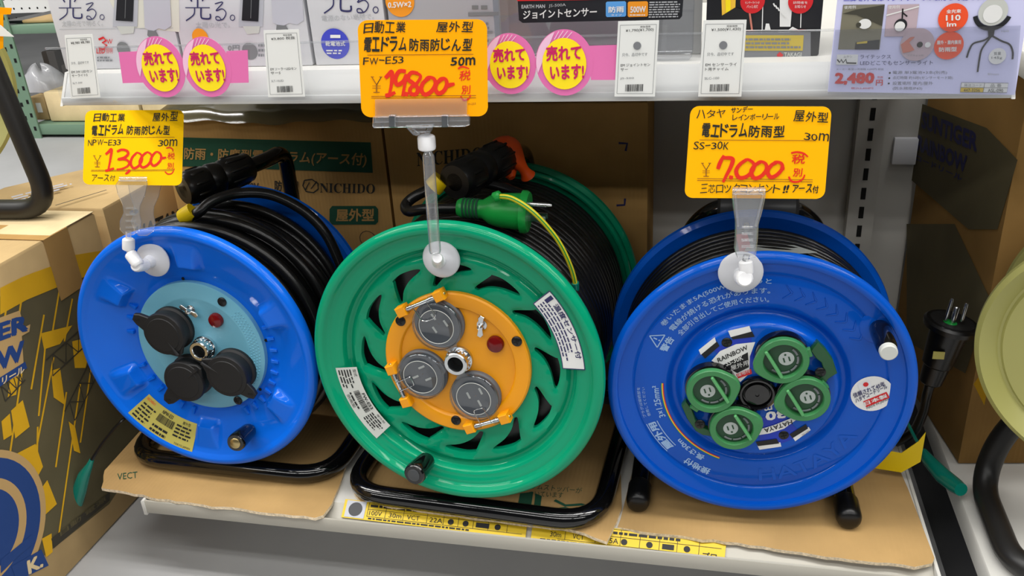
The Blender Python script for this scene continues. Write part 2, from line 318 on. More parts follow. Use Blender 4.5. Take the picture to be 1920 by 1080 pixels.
# ---------------- shared reel pieces ----------------
class Reel:
    def __init__(s, name, label, c, az, el, zb=CB):
        s.root = empty(name, (c[0], c[1], zb), label, 'cable reel', -math.radians(az)); s.h = c[2]-zb
        Rz = Matrix.Rotation(-math.radians(az), 4, 'Z'); s.D = Matrix.Translation((0, 0, s.h)) @ Matrix.Rotation(-math.radians(el), 4, 'X') @ Matrix(((1, 0, 0, 0), (0, 0, -1, 0), (0, 1, 0, 0), (0, 0, 0, 1)))
        s.Wm = Matrix.Translation((c[0], c[1], zb)) @ Rz; s.Wi = s.Wm.inverted(); G = s.Wm @ s.D
        s.pl = Plane(G.to_translation(), G.to_3x3() @ V((1, 0, 0)), G.to_3x3() @ V((0, 1, 0)))
    def mb(s): return MB(s.D.copy())
    def wb(s): return MB(s.Wi.copy())          # world coordinates in, reel coordinates out
    def px(s, x, y, w=0): return s.pl.px(x, y, w)
    def pp(s, pts, w=0): return s.pl.pp(pts, w)
    def screw(s, c, w, parent=None, r=.0045, m='black', nm='screw'):
        b = s.mb(); b.lathe([(r, w), (r, w+.0012), (r*.75, w+.0022), (.0012, w+.0024)], m, 20, c, cap1=True)
        for a in (0, 90):
            d = V(pol(r*.6, a+20)); q = V(pol(.0006, a+110)); cc = V(c[:2]); b.poly([cc+d+q, cc-d+q, cc-d-q, cc+d-q], w+.0026, 'slot')
        return b.build(nm, parent or s.root)
    def nut(s, c, w, r, m='chrome', nm='hub_nut', h=.016):
        b = s.mb(); b.lathe([(r*1.15, w), (r*1.15, w+.004), (r, w+.005), (r, w+h-.001), (r*.93, w+h), (r*.68, w+h), (r*.64, w+h-.001), (r*.64, w+.002)], m, 36, c)
        b.disc(r*.64, w+.0005, w+.002, 'slot', c, 24, .0001)
        for k in range(18):
            a = k*20; p = pol(r*1.0, a); b.box((c[0]+p[0]-.0008, c[1]+p[1]-.0008, w+.004), (c[0]+p[0]+.0008, c[1]+p[1]+.0008, w+h*.6), m)
        return b.build(nm, s.root)
    def lamp(s, c, w, r=.0085):
        b = s.mb(); b.lathe([(r, w), (r, w+.003), (r*.9, w+.005), (r*.5, w+.0066), (.0005, w+.007)], 'red_lens', 28, c, cap1=True)
        return b.build('pilot_lamp', s.root)
    def wing(s, c, w, ang, m='steel'):
        b = s.mb(); b.lathe([(.0055, w), (.0055, w+.0012), (.003, w+.0015), (.003, w+.009), (.001, w+.010)], m, 16, c, cap1=True)
        for sg in (-1, 1):
            d = V(pol(1, ang+(0 if sg > 0 else 180))); q = V((-d.y, d.x)); cc = V(c[:2])
            pts = [cc+d*.0025+q*.002, cc+d*.009+q*.0035, cc+d*.0125+q*.001, cc+d*.011-q*.003, cc+d*.0025-q*.002]
            b.prism(pts, w+.004, w+.0062, m, .0004)
        return b.build('wing_nut', s.root)
    def crank(s, c0, c1, w0, w1, r, endm, taper=1.12):
        """knob standing out of the flange from c0 (at depth w0) to c1 (at w1)"""
        b = s.mb(); P = []; R = []
        for k, (t, q) in enumerate(((0, .80), (.1, .95), (.3, 1.0), (.6, taper*.98), (.85, taper), (.96, taper*.96), (1, taper*.86))):
            p = V((c0[0], c0[1], w0)).lerp(V((c1[0], c1[1], w1)), t); P.append(p); R.append(r*q)
        b.tube(P, R, 'gloss_black', 24)
        o = b.build('crank_knob', s.root)
        d = (P[-1]-P[0]).normalized(); e = s.mb(); e.tube([P[-1]-d*.001, P[-1]+d*.0008, P[-1]+d*.0016], [r*.66, r*.64, r*.5], endm, 20); e.build('pin_end', o)
        return o
    def coil(s, R, w0, w1, rad, name='cable', wob=0, core=True, seed=1, m='cable_black', layer2=0):
        rnd = random.Random(seed); b = s.mb(); n = max(2, int(abs(w0-w1)/(rad*2.04))); P = []; N = 72
        offs = [rnd.uniform(-1, 1)*wob for _ in range(n+2)]; ph = [rnd.uniform(0, 6.28) for _ in range(n+2)]
        for i in range(n*N+1):
            t = i/N; k = int(t); fr = t-k; a = 2*math.pi*t
            o = offs[k]*(1-fr)+offs[k+1]*fr
            rr = R+o*.6+wob*.5*math.sin(a+ph[k]*(1-fr)+ph[k+1]*fr)
            P.append((rr*math.cos(a), rr*math.sin(a), w0+(w1-w0)*(t/n)+o*.5))
        b.tube(P, rad, m, 8)
        if core: b.lathe([(.04, w0), (R-rad*.6, w0), (R-rad*.6, w1), (.04, w1)], m, 64)
        return b.build(name, s.root, sharp=60)
    def back_flange(s, R, w, m, name='back_flange'):
        b = s.mb(); b.lathe([(.03, w), (R-.03, w), (R-.012, w+.004), (R-.006, w+.006), (R-.001, w+.003), (R, w-.001), (R-.003, w-.005), (R-.010, w-.004), (R-.030, w-.003), (.03, w-.003)], m, 128)
        return b.build(name, s.root)

def rubber_cap(R, c, base_w, top_w, r, tail, tip=None):
    """black rubber socket cap: collar, domed lid, hinge tail with an eye, finger tab"""
    b = R.mb(); b.lathe([(r*1.02, base_w), (r*1.02, base_w+.004), (r*.93, base_w+.006), (r*.93, top_w-.007), (r*1.0, top_w-.006)], 'rubber', 40, c)
    o = b.build('socket_cap', R.root)
    l = R.mb(); l.lathe([(r*1.0, top_w-.006), (r*1.01, top_w-.002), (r*.97, top_w), (r*.80, top_w+.0006), (r*.78, top_w+.0014), (.0005, top_w+.0018)], 'rubber', 40, c, cap0=True, cap1=True)
    l.build('lid', o)
    cc = V(c[:2]); d = (V(tail[:2])-cc); L = d.length; d.normalize(); q = V((-d.y, d.x))
    t = R.mb(); pts = [cc+d*(r*.7)+q*r*.42, cc+d*(L-.006)+q*.0075, cc+d*L+q*.004, cc+d*L-q*.004, cc+d*(L-.006)-q*.0075, cc+d*(r*.7)-q*r*.42]
    t.prism(pts, top_w-.006, top_w-.0005, 'rubber', .001); t.box(tuple(cc+d*(L-.006)-V((.003, .001)))+(top_w-.0004,), tuple(cc+d*(L-.006)+V((.003, .001)))+(top_w-.0001,), 'slot')
    t.build('hinge_tail', o)
    if tip is not None:
        d = V(tip[:2])-cc; L = d.length; d.normalize(); q = V((-d.y, d.x)); t = R.mb()
        pts = [cc+d*(r*.45)+q*r*.75, cc+d*(r*.9)+q*r*.45, cc+d*L+q*.0035, cc+d*(L+.001)-q*.003, cc+d*(r*.9)-q*r*.45, cc+d*(r*.45)-q*r*.75]
        t.prism(pts, top_w-.005, top_w-.001, 'rubber', .001)
        t.tube([tuple(cc+d*r*.35)+(top_w+.001,), tuple(cc+d*L*.95)+(top_w+.001,)], [.0006, .0022], 'rubber', 8); t.build('finger_tab', o)
    return o
def tube_frame(R, hw, yf, yb, rt, post_y, top, grip, gr, m='gloss_black', name='frame', drop=0):
    """floor loop, rear post and the carrying rod bent forward over the drum; grip = (back point, front point) in reel coordinates"""
    b = MB(); z = rt
    b.tube(fillet([(-hw, yf, z), (hw, yf, z), (hw, yb, z), (-hw, yb, z)], .05, 8, True), rt, m, 16, True)
    o = b.build(name, R.root)
    p = MB(); g0, g1 = V(grip[0]), V(grip[1]); px = g0.x
    p.tube(fillet([(px, yb, z), (px, post_y, .06), (px, post_y, g0.z-drop), tuple(g0+(g1-g0)*.06), tuple(g1)], .035, 8), rt*.86, m, 14); p.build('rear_post', o)
    p = MB(); p.tube([(-hw*.55, yb, z), (px, post_y, R.h), (hw*.55, yb, z)], rt*.7, m, 12); p.build('rear_brace', o)
    return o
def ribbed_grip(R, g0, g1, r, m='black'):
    b = MB(); P = []; Q = []; g0, g1 = V(g0), V(g1)
    prof = [(0, .80), (.03, .92), (.30, 1.0), (.42, .98), (.455, .90), (.49, .98), (.60, 1.02), (.64, .93), (.68, 1.02), (.90, 1.04), (.97, 1.0), (1, .9)]
    for t, k in prof: P.append(g0.lerp(g1, t)); Q.append(r*k)
    b.tube(P, Q, m, 28)
    d = (g1-g0).normalized(); a = d.orthogonal().normalized(); c = d.cross(a)
    for k in range(9):
        h = 2*math.pi*k/9; off = (a*math.cos(h)+c*math.sin(h))*r*.985
        b.tube([g0.lerp(g1, .70)+off, g0.lerp(g1, .73)+off, g0.lerp(g1, .88)+off, g0.lerp(g1, .91)+off], [.0005, .0022, .0022, .0005], m, 8)
        b.tube([g0.lerp(g1, .08)+off*.95, g0.lerp(g1, .12)+off*.95, g0.lerp(g1, .36)+off, g0.lerp(g1, .39)+off*.97], [.0005, .002, .002, .0005], m, 8)
    return b.build('grip', R.root)
def sm(x, a, b):
    t = max(0, min(1, (x-a)/(b-a))); return t*t*(3-2*t)

# ---------------- left reel: bright blue, three black rubber caps ----------------
L = Reel('cable_reel', 'bright blue cable reel with pale blue socket plate and three black rubber caps', (-.368, .045, .305), 1.5, 2.4)
RL = .1537
def cone(r): return -.0245+(r-.088)*.39
def lfn(r, a):
    if r < .0885 or r > .1445: return 0
    d = math.degrees(a); k = 0
    for q in range(6):
        e = abs((d-(25+60*q)+180) % 360-180); k = max(k, 1-sm(e, 5.2, 8.6))
    k *= sm(r, .0995, .1055)
    return max(0, -.0065-cone(r))*k
prof = [(.05, -.0245)]+[(.088+i*.00187, cone(.088+i*.00187)) for i in range(29)]+[(.1462+.0075*math.cos(math.radians(t)), -.0075+.0075*math.sin(math.radians(t))) for t in range(108, -21, -9)]+[(.1532, -.0095), (.150, -.0095), (.148, -.007), (.140, -.009), (.10, -.026), (.05, -.028)]
b = L.mb(); b.lathe(prof, 'blue', 288, fn=lfn); fl = b.build('front_flange', L.root, 50)
for dg in list(range(-62, 24, 9))+[150, 160, 172, 200, 212, 222, 232, 242, 252]:
    p0, p1 = pol(.0895, dg), pol(.099, dg); q = V(pol(.0022, dg+90)); p0, p1 = V(p0), V(p1)
    b = L.mb(); b.prism([p0+q, p1+q*.8, p1-q*.8, p0-q], -.0245, cone(.099)+.0012, 'blue', .0006); b.build('rib', fl)
b = L.mb(); b.lathe([(.0005, -.018), (.062, -.018), (.0632, -.0176), (.0644, -.018), (.0800, -.018), (.0822, -.019), (.0828, -.0245)], 'pale_blue', 96)
for i in range(64):       # rows of moulded dots on the right of the plate
    for j, r in enumerate((.066, .0695, .073, .0765)):
        dg = -52+i*1.55
        if dg < 42 and i % 2 == j % 2:
            c = pol(r, dg); b.lathe([(.0011, -.0181), (.0007, -.0174), (.0001, -.0172)], 'pale_blue', 6, c)
b.build('socket_plate', L.root)
for dg in (96, 8, -40, 215): # small notches at the plate edge
    c = pol(.0848, dg); b = L.mb(); b.disc(.0019, -.0245, -.0236, 'slot', c, 12, .0002); b.build('rivet_hole', fl)
rubber_cap(L, L.px(306, 628, .004), -.018, .004, .0262, L.px(252, 592, 0), L.px(338, 666, .002))
rubber_cap(L, L.px(344, 717, .004), -.018, .004, .0262, L.px(314, 752, 0), L.px(372, 690, .003))
rubber_cap(L, L.px(424, 707, .004), -.018, .004, .0262, L.px(480, 742, 0), L.px(377, 678, .003))
L.nut(L.px(376, 657, -.006), -.018, .0122)
L.lamp(L.px(403, 602, -.014), -.018, .0088); L.wing(L.px(353, 584, -.012), -.018, 150)
L.screw(L.px(415, 567, -.016), -.018, r=.0055); L.screw(L.px(445, 752, -.016), -.018, r=.0055)
L.crank(L.px(468, 806, -.012), L.px(441, 831, .026), -.012, .026, .0100, 'zinc')
# yellow-gold rating sticker following the flange
def sticker(R, quad, wfun, m, draw, n=14, border=None):
    """curved sector sticker; draw(mb, warp) adds the print. quad = (r0, r1, a0, a1): a0 is its left end as read"""
    r0, r1, a0, a1 = quad; b = R.mb()
    def wp(u, v, dw=0):
        a = a0+(a1-a0)*u; r = r0+(r1-r0)*v; p = pol(r, a); return (p[0], p[1], wfun(r)+dw)
    def strip(u0, v0, u1, v1, m, dw=.0003, n=n):
        vs = []; 
        for k in range(n+1):
            u = u0+(u1-u0)*k/n; vs += [wp(u, v0, dw), wp(u, v1, dw)]
        b.add(vs, [(2*k, 2*k+2, 2*k+3, 2*k+1) for k in range(n)], m)
    strip(0, 0, 1, 1, m)
    if border:
        for q in ((0, 0, 1, .035), (0, .965, 1, 1), (0, 0, .012, 1), (.988, 0, 1, 1)): strip(*q, border, .0005)
    def txt(t, u0, v0, u1, v1, m, bold=0, dw=.0007):
        vs, fs = text_geo(t, bold); xa = min(v[0] for v in vs); xb = max(v[0] for v in vs); ya = min(v[1] for v in vs); yb = max(v[1] for v in vs)
        b.add([wp(u0+(u1-u0)*(x-xa)/(xb-xa), v0+(v1-v0)*(y-ya)/(yb-ya), dw+z) for x, y, z in vs], fs, m)
    draw(strip, txt); return b.build('sticker', R.root)
def rag(strip, u0, v0, u1, v1, m, words=5):
    x = 0; end = random.uniform(.7, 1)
    while x < end:
        l = min(random.uniform(.4, 1.3)/words, end-x); strip(u0+(u1-u0)*x, v0, u0+(u1-u0)*(x+l), v1, m, .0007, 1); x += l+.2/words
def bars(strip, u0, v0, u1, v1, m):
    x = u0
    while x < u1: 
        l = random.choice((.006, .009, .014)); strip(x, v0, x+l, v1, m, .0007, 1); x += l+random.choice((.006, .009))
def lw(r): return cone(r)
def dl(strip, txt):
    txt('NICHIDO', .03, .84, .2, .93, 'ink_red'); txt('NPW-E33', .36, .80, .56, .93, 'ink_black', .02); bars(strip, .34, .50, .62, .76, 'ink_black')
    for i in range(5): rag(strip, .04, .14+i*.13, .30, .20+i*.13, 'ink_black', 3)
    for i in range(4): rag(strip, .66, .34+i*.12, .96, .40+i*.12, 'ink_black', 4)
    txt('屋外型', .74, .82, .88, .93, 'ink_black'); rag(strip, .34, .28, .62, .36, 'ink_black'); rag(strip, .34, .12, .60, .20, 'ink_black'); txt('TOKYO JAPAN', .72, .08, .96, .17, 'ink_black')
st = sticker(L, (.1440, .1085, 219.5, 257.5), lambda r: cone(r)+.0007, 'label_gold', dl)
L.back_flange(RL, -.170, 'blue')
L.coil(.126, -.036, -.160, .0062, wob=.008, seed=5)
# a few loose top turns
b = L.mb()
for k, (w0, rr, tilt) in enumerate(((-.045, .143, .008), (-.062, .1450, -.010), (-.085, .1440, .013), (-.106, .140, -.012), (-.124, .137, .012))):
    P = [((rr+.003*math.sin(2*a+k))*math.cos(a), (rr+.003*math.sin(2*a+k))*math.sin(a), w0+tilt*math.sin(a+k)) for a in [2*math.pi*i/72 for i in range(72)]]
    b.tube(P, .0062, 'cable_black', 10, True)
b.build('loose_turns', L.root, 60)
def wl(p): return L.Wi @ V(p)
g1 = wl(at(343, 356, 2, .474)); g0 = wl(at(468, 312, 2, .478))
gb = g0+(g0-g1).normalized()*.03
tube_frame(L, .140, .014, .215, .0115, .235, .35, (tuple(gb), tuple(g1)), .017)
ribbed_grip(L, g0, g1, .0195)
b = L.wb(); P = smooth_path([at(352, 410, 1, .10), at(372, 398, 1, .10), at(400, 376, 1, .115), at(450, 362, 1, .14), at(510, 366, 1, .155), at(570, 396, 1, .160), at(612, 440, 1, .160), at(640, 500, 1, .160)], 6); b.tube(P, .0062, 'cable_black', 10); b.build('cable_end', L.root)
b = L.wb(); b.tube([at(341, 407, 1, .098), at(350, 403, 1, .098), at(362, 395, 1, .10)], [.0085, .0095, .0095], 'bright_yellow', 14); b.box(tuple(at(338, 406, 1, .095)), tuple(at(338, 406, 1, .095)+V((.012, .008, .008))), 'bright_yellow', .001); b.build('cable_clip', L.root)
b = L.wb(); P = [at(172, 862, 1, .045), at(168, 872, 1, .043), at(158, 890, 1, .041), at(150, 915, 1, .039), at(143, 943, 1, .037)]; b.tube(P, [.003, .0042, .0075, .0092, .0088], 'teal', 16)
o = b.build('earth_clip', L.root); b = L.wb(); b.tube([at(144, 938, 1, .0368), at(142, 946, 1, .0368)], [.0072, .0072], 'zinc', 12); b.build('clip_jaw', o)
b = L.wb(); b.tube(smooth_path([at(172, 862, 1, .045), at(196, 826, 1, .055), at(232, 786, 1, .07), at(262, 770, 1, .10)], 6), .0022, 'cable_black', 8); b.build('earth_wire', L.root)

# ---------------- middle reel: green with twelve vents ----------------
G = Reel('cable_reel', 'green cable reel with vented flange, orange socket plate and clear lids', (-.046, .020, .320), 3.0, 4.0)
RM = .161
def gw(r):
    pts = [(.05, -.020), (.088, -.0195), (.105, -.0165), (.119, -.0165), (.1235, -.0205), (.1265, -.0205), (.1315, -.0105), (.134, -.0095), (.1445, -.0075), (.146, -.0062), (.1478, -.0050)]+[(.1535+.0075*math.cos(math.radians(t)), -.0075+.0075*math.sin(math.radians(t))) for t in range(126, -1, -9)]
    for (a, p), (c, q) in zip(pts, pts[1:]):
        if a <= r <= c: return p+(q-p)*(sm(r, a, c) if r < .147 else (r-a)/(c-a))
    return pts[-1][1]
b = G.mb(); b.lathe([(.122+i*(.1478-.122)/34, gw(.122+i*(.1478-.122)/34)) for i in range(35)]+[(.1535+.0075*math.cos(math.radians(t)), -.0075+.0075*math.sin(math.radians(t))) for t in range(126, -21, -9)]+[(.1605, -.011), (.157, -.0105), (.153, -.008), (.130, -.016), (.122, -.024)], 'green', 192)
# the vented web: triangulated ring with twelve swept openings
def slot_pts(k):
    o = 97+30*k; P = [pol(.1105, o), pol(.1120, o-6), pol(.1110, o-13), pol(.1095, o-17.5), pol(.1070, o-17.8), pol(.1015, o-9), pol(.0955, o-1.5), pol(.0895, o+3.4), pol(.0868, o+5.6), pol(.0872, o+7.6), pol(.0900, o+7.6), pol(.1010, o+3.2), pol(.1085, o+.6)]
    Q = smooth_path([(p[0], p[1], 0) for p in P], 3, True); return [V((p.x, p.y)) for p in Q]
slots = [slot_pts(k) for k in range(12)]
vs = []; es = []
def loop(P):
    n = len(vs); vs.extend(P); es.extend((n+i, n+(i+1) % len(P)) for i in range(len(P)))
loop([V(pol(.122, 360*i/192)) for i in range(192)]); loop([V(pol(.060, 360*i/96)) for i in range(96)])
for S in slots: loop(S)
def inside(p, S):
    c = False; j = len(S)-1
    for i in range(len(S)):
        if (S[i].y > p.y) != (S[j].y > p.y) and p.x < (S[j].x-S[i].x)*(p.y-S[i].y)/(S[j].y-S[i].y)+S[i].x: c = not c
        j = i
    return c
def near(p, S): return min((p-q).length for q in S)
for ir in range(14):
    r = .064+ir*.0042
    for i in range(150):
        p = V(pol(r, 360*i/150+ir*1.2))
        k = int(((math.degrees(math.atan2(p.y, p.x))-97+190) % 360)//30)
        if all(not inside(p, S) and near(p, S) > .0015 for S in slots if (S[0]-p).length < .045): vs.append(p)
cv, ce, cf, *_ = geometry.delaunay_2d_cdt(vs, es, [], 0, 1e-6)
keep = []
for f in cf:
    c = sum((cv[i] for i in f), V((0, 0)))/len(f); r = c.length
    if r < .0601 or r > .1219: continue
    if any(inside(c, S) for S in slots): continue
    keep.append(tuple(f))
def gweb(p):
    d = min(near(p, S) for S in slots); return gw(p.length)+.0022*(1-sm(d, .0008, .006))*(1 if p.length > .07 else 0)*-1+.0012*(1-abs(sm(d, .003, .006)*2-1))
b.add([(p.x, p.y, gweb(p)) for p in cv], keep, 'green')
for S in slots:
    n = len(S); b.add([(p.x, p.y, gweb(p)) for p in S]+[(p.x*.995, p.y*.995, gw(p.length)-.008) for p in S], [(i, (i+1) % n, n+(i+1) % n, n+i) for i in range(n)], 'green')
fl = b.build('front_flange', G.root, 50)
c0 = (0, 0)
b = G.mb(); b.lathe([(.0005, -.0175), (.0635, -.0175), (.0650, -.0142), (.0660, -.0136), (.0795, -.0136), (.0812, -.0150), (.0815, -.0215)], 'orange', 96); b.build('socket_plate', G.root)
def clear_lid(R, c, w, r, ha, hb, key):
    """grey socket face under a hinged clear lid with a wire spring"""
    s = R.mb(); s.lathe([(r*1.05, w-.005), (r*1.05, w+.003), (r*.98, w+.0045), (r*.96, w+.004), (.0005, w+.004)], 'socket_grey', 40, c)
    cc = V(c[:2]); mid = (V(ha)+V(hb))/2; d = (mid-cc).normalized(); q = V((-d.y, d.x))
    for k, (a, e) in enumerate(((.0, .0095), (-.0075, -.003), (.0078, -.003))):
        p = cc+d*(e*1.0)+q*a; s.prism([p+q*.0011+d*.0038, p-q*.0011+d*.0038, p-q*.0011-d*.0038, p+q*.0011-d*.0038], w+.0042, w+.0046, 'label_silver')
    o = s.build('socket', R.root)
    l = R.mb(); l.lathe([(.0005, w+.0115), (r*.70, w+.0115), (r*.72, w+.0119), (r*.75, w+.0115), (r*.97, w+.0112), (r*1.03, w+.0095), (r*1.05, w+.006)], 'lid_clear', 44, c)
    l.tube([V((cc.x+r*1.0*math.cos(a), cc.y+r*1.0*math.sin(a), w+.0108)) for a in [2*math.pi*i/44 for i in range(44)]], .0011, 'lid_clear', 8, True)
    l.tube([V((cc.x+r*.72*math.cos(a), cc.y+r*.72*math.sin(a), w+.0118)) for a in [2*math.pi*i/44 for i in range(44)]], .00035, 'label_silver', 5, True)
    t = cc-d*r*.98; l.prism([t+q*.008, t-d*.005+q*.005, t-d*.005-q*.005, t-q*.008], w+.0095, w+.0118, 'lid_clear')
    lid = l.build('clear_lid', o)
    ax = (V(hb)-V(ha)).normalized(); n2 = V((-ax.y, ax.x))
    for p, sg in ((V(ha), 1), (V(hb), -1)):
        h = R.mb()
        h.prism([p-ax*.0055+n2*.0055, p+ax*.0055+n2*.0055, p+ax*.0055-n2*.0055, p-ax*.0055-n2*.0055], -.016, w+.0145, 'orange', .0012)
        h.tube([tuple(p-ax*.0050*sg)+(w+.009,), tuple(p-ax*.0066*sg)+(w+.009,)], [.0018, .0012], 'zinc', 10); h.build('hinge_block', o)
    h = R.mb(); A, B = V(ha)+ax*.006, V(hb)-ax*.006
    h.tube([tuple(A)+(w+.010,), tuple(B)+(w+.010,)], .0021, 'chrome', 14)
    for p in (A+ax*.004, B-ax*.004): h.tube([tuple(p-ax*.003)+(w+.010,), tuple(p+ax*.003)+(w+.010,)], .0036, 'lid_clear', 14)
    sp = [A+ax*.009, A+ax*.009-d*.017, (A+B)/2-d*.0195-ax*.005, (A+B)/2-d*.0195+ax*.005, B-ax*.009-d*.017, B-ax*.009]
    h.tube(fillet([tuple(p)+(w+.0132,) for p in sp], .002, 4), .0005, 'chrome', 6); h.build('hinge_pin', o)
    return o
wl_ = -.0165
for c, ha, hb in (((818, 613), (752, 585), (822, 556)), ((788, 707), (733, 694), (760, 755)), ((888, 748), (880, 804), (945, 786))):
    clear_lid(G, G.px(*c, -.005), wl_, .0264, G.px(*ha, -.004), G.px(*hb, -.004), 0)
G.nut(G.px(855, 682, -.004), -.0175, .0128, 'steel'); G.lamp(G.px(927, 648, -.012), -.0175, .0092); G.wing(G.px(900, 614, -.010), -.0175, 262)
for p in ((751, 602), (969, 640), (855, 788)): G.screw(G.px(*p, -.013), -.0136, r=.0056)
G.crank(G.px(800, 864, -.006), G.px(777, 889, .024), -.008, .026, .0112, 'dark_grey')
def dg1(strip, txt):
    txt('型式', .03, .78, .14, .93, 'ink_black'); txt('FW-E53', .40, .78, .66, .93, 'ink_black', .02); bars(strip, .34, .46, .66, .74, 'ink_black')
    for i in range(5): rag(strip, .03, .10+i*.13, .30, .16+i*.13, 'ink_black', 3)
    for i in range(5): rag(strip, .70, .22+i*.12, .97, .28+i*.12, 'ink_black', 4)
    txt('屋外型', .76, .84, .92, .94, 'ink_black'); rag(strip, .34, .26, .66, .34, 'ink_black'); txt('防雨型', .36, .08, .54, .22, 'ink_black')
sticker(G, (.1405, .1155, 186, 225), lambda r: -.0098+.0018*(r-.1155)/.025, 'label_silver', dg1)
def dg2(strip, txt):
    txt('温度センサー付', .16, .66, .86, .92, 'ink_navy', .02)
    for i in range(4): rag(strip, .06, .10+i*.14, .94, .16+i*.14, 'ink_navy', 12)
    strip(.05, .52, .10, .9, 'ink_navy', .0007, 1)
sticker(G, (.1165, .1405, 41.5, 3.5), lambda r: -.0098+.0018*(r-.1155)/.025, 'label_white', dg2, border='ink_navy')
G.back_flange(RM, -.262, 'green')
G.coil(.1405, -.034, -.246, .0054, wob=.0006, seed=2)
def wg(p): return G.Wi @ V(p)
g1 = wg(at(852, 342, 2, .494)); g0 = wg(at(950, 290, 2, .494)); gb = g0+(g0-g1).normalized()*.02
fr = tube_frame(G, .150, .005, .286, .0115, .290, .4, (tuple(g0), tuple(g1)), .018, drop=.022)
ribbed_grip(G, g0, g1, .0205)
b = G.wb(); P = [at(938, 291, 2, .496), at(950, 287, 2, .497), at(962, 294, 2, .493), at(975, 308, 2, .484), at(985, 322, 2, .474), at(990, 330, 2, .468)]
b.tube(smooth_path(P, 4), [.0185+.004*math.sin(i*.35)-.0006*i for i in range(21)], 'orange_red', 20)
b.tube([at(948, 300, 2, .487), at(955, 322, 2, .474), at(960, 334, 2, .468)], [.012, .010, .004], 'orange_red', 14); b.build('grip_end_cap', G.root)
YP = .085
b = G.wb(); A, B = at(858, 389, 1, YP), at(992, 398, 1, YP)
P = [A.lerp(B, t) for t in (0, .04, .08, .30, .36, .46, .56, .66, .78, .90, .902, .96, 1.0)]; b.tube(P, [.0080, .0098, .0104, .0098, .0100, .0150, .0172, .0182, .0186, .0192, .0222, .0222, .0205], 'earth_green', 24)
for k in range(5):
    c = A.lerp(B, .10+k*.048); b.tube([c-V((.0011, 0, 0)), c+V((.0011, 0, 0))], .0108, 'box_green', 18)
pg = b.build('plug', G.root); D = (B-A).normalized()
for off, r, l in ((V((0, 0, .009)), .0024, .024), (V((0, -.006, -.004)), 0, .018), (V((0, .006, -.005)), 0, .018)):
    b = G.wb(); p = B+off
    if r: b.tube([p, p+D*(l-.003), p+D*l], [r, r, r*.6], 'steel', 12)
    else:
        q = p+D*l; b.add([p+V((0, -.0009, -.0032)), p+V((0, .0009, -.0032)), p+V((0, .0009, .0032)), p+V((0, -.0009, .0032)), q+V((0, -.0009, -.0028)), q+V((0, .0009, -.0028)), q+V((0, .0009, .0028)), q+V((0, -.0009, .0028))], [(0, 3, 2, 1), (4, 5, 6, 7), (0, 1, 5, 4), (1, 2, 6, 5), (2, 3, 7, 6), (3, 0, 4, 7)], 'steel')
    b.build('prong', pg)
b = G.wb(); P = smooth_path([A+D*.01, at(800, 392, 1, YP), at(766, 396, 1, YP+.01), at(762, 382, 1, YP+.03), at(790, 362, 1, YP+.04), at(850, 340, 1, YP+.06), at(940, 350, 1, .17), at(1040, 400, 1, .21), at(1090, 460, 1, .22)], 8); b.tube(P, .0058, 'cable_black', 12); b.build('cable_end', G.root)
b = G.wb(); P = smooth_path([at(930, 368, 1, YP-.018), at(960, 372, 1, YP-.022), at(1000, 398, 1, YP-.024), at(1042, 445, 1, YP-.02), at(1066, 490, 1, YP-.015), at(1078, 530, 1, YP-.01), at(1077, 562, 1, YP-.005)], 8)
b.tube(P, .0026, 'wire_yellow', 10); b.tube(P[-9:], .0042, 'teal', 10); b.tube([P[0]-V((.004, 0, -.002)), P[1], P[3]], [.002, .0062, .004], 'earth_green', 12)
b.tube([p+V((.0007, -.0022, .0008)) for p in P[:-8]], .0007, 'earth_green', 6); b.build('earth_wire', G.root)
b = G.wb(); b.tube([at(812, 352, 1, .122), at(828, 336, 1, .125)], .011, 'bright_yellow', 14); b.build('cable_clip', G.root)
b = G.mb()
for rr, w in ((.1515, -.250), ): b.tube([(rr*math.cos(a), rr*math.sin(a), w) for a in [2*math.pi*i/96 for i in range(96)]], .0035, 'green', 8, True)
b.build('rim_ring', G.root)
# ---------------- right reel: deep blue, four green covers ----------------
H = Reel('cable_reel', 'deep blue cable reel with four green socket covers and printed centre', (.267, .050, .296), -3.4, 0)
RR = .153
hp = [(.02, -.001), (.0740, -.001), (.0765, -.002), (.0785, -.0055), (.0800, -.0125), (.0820, -.0165), (.0850, -.0178), (.0880, -.0165), (.0905, -.0125), (.0930, -.0110), (.1000, -.0108), (.1235, -.0108), (.1252, -.0116), (.1264, -.0122), (.1280, -.0105), (.1310, -.0092), (.1420, -.0058)]+[(.1465+.0065*math.cos(math.radians(t)), -.0065+.0065*math.sin(math.radians(t))) for t in range(126, -21, -9)]+[(.1520, -.0095), (.149, -.0085), (.146, -.008), (.12, -.0135), (.08, -.022), (.02, -.024)]
b = H.mb(); b.lathe(hp, 'deep_blue', 192); fl = b.build('front_flange', H.root, 50)
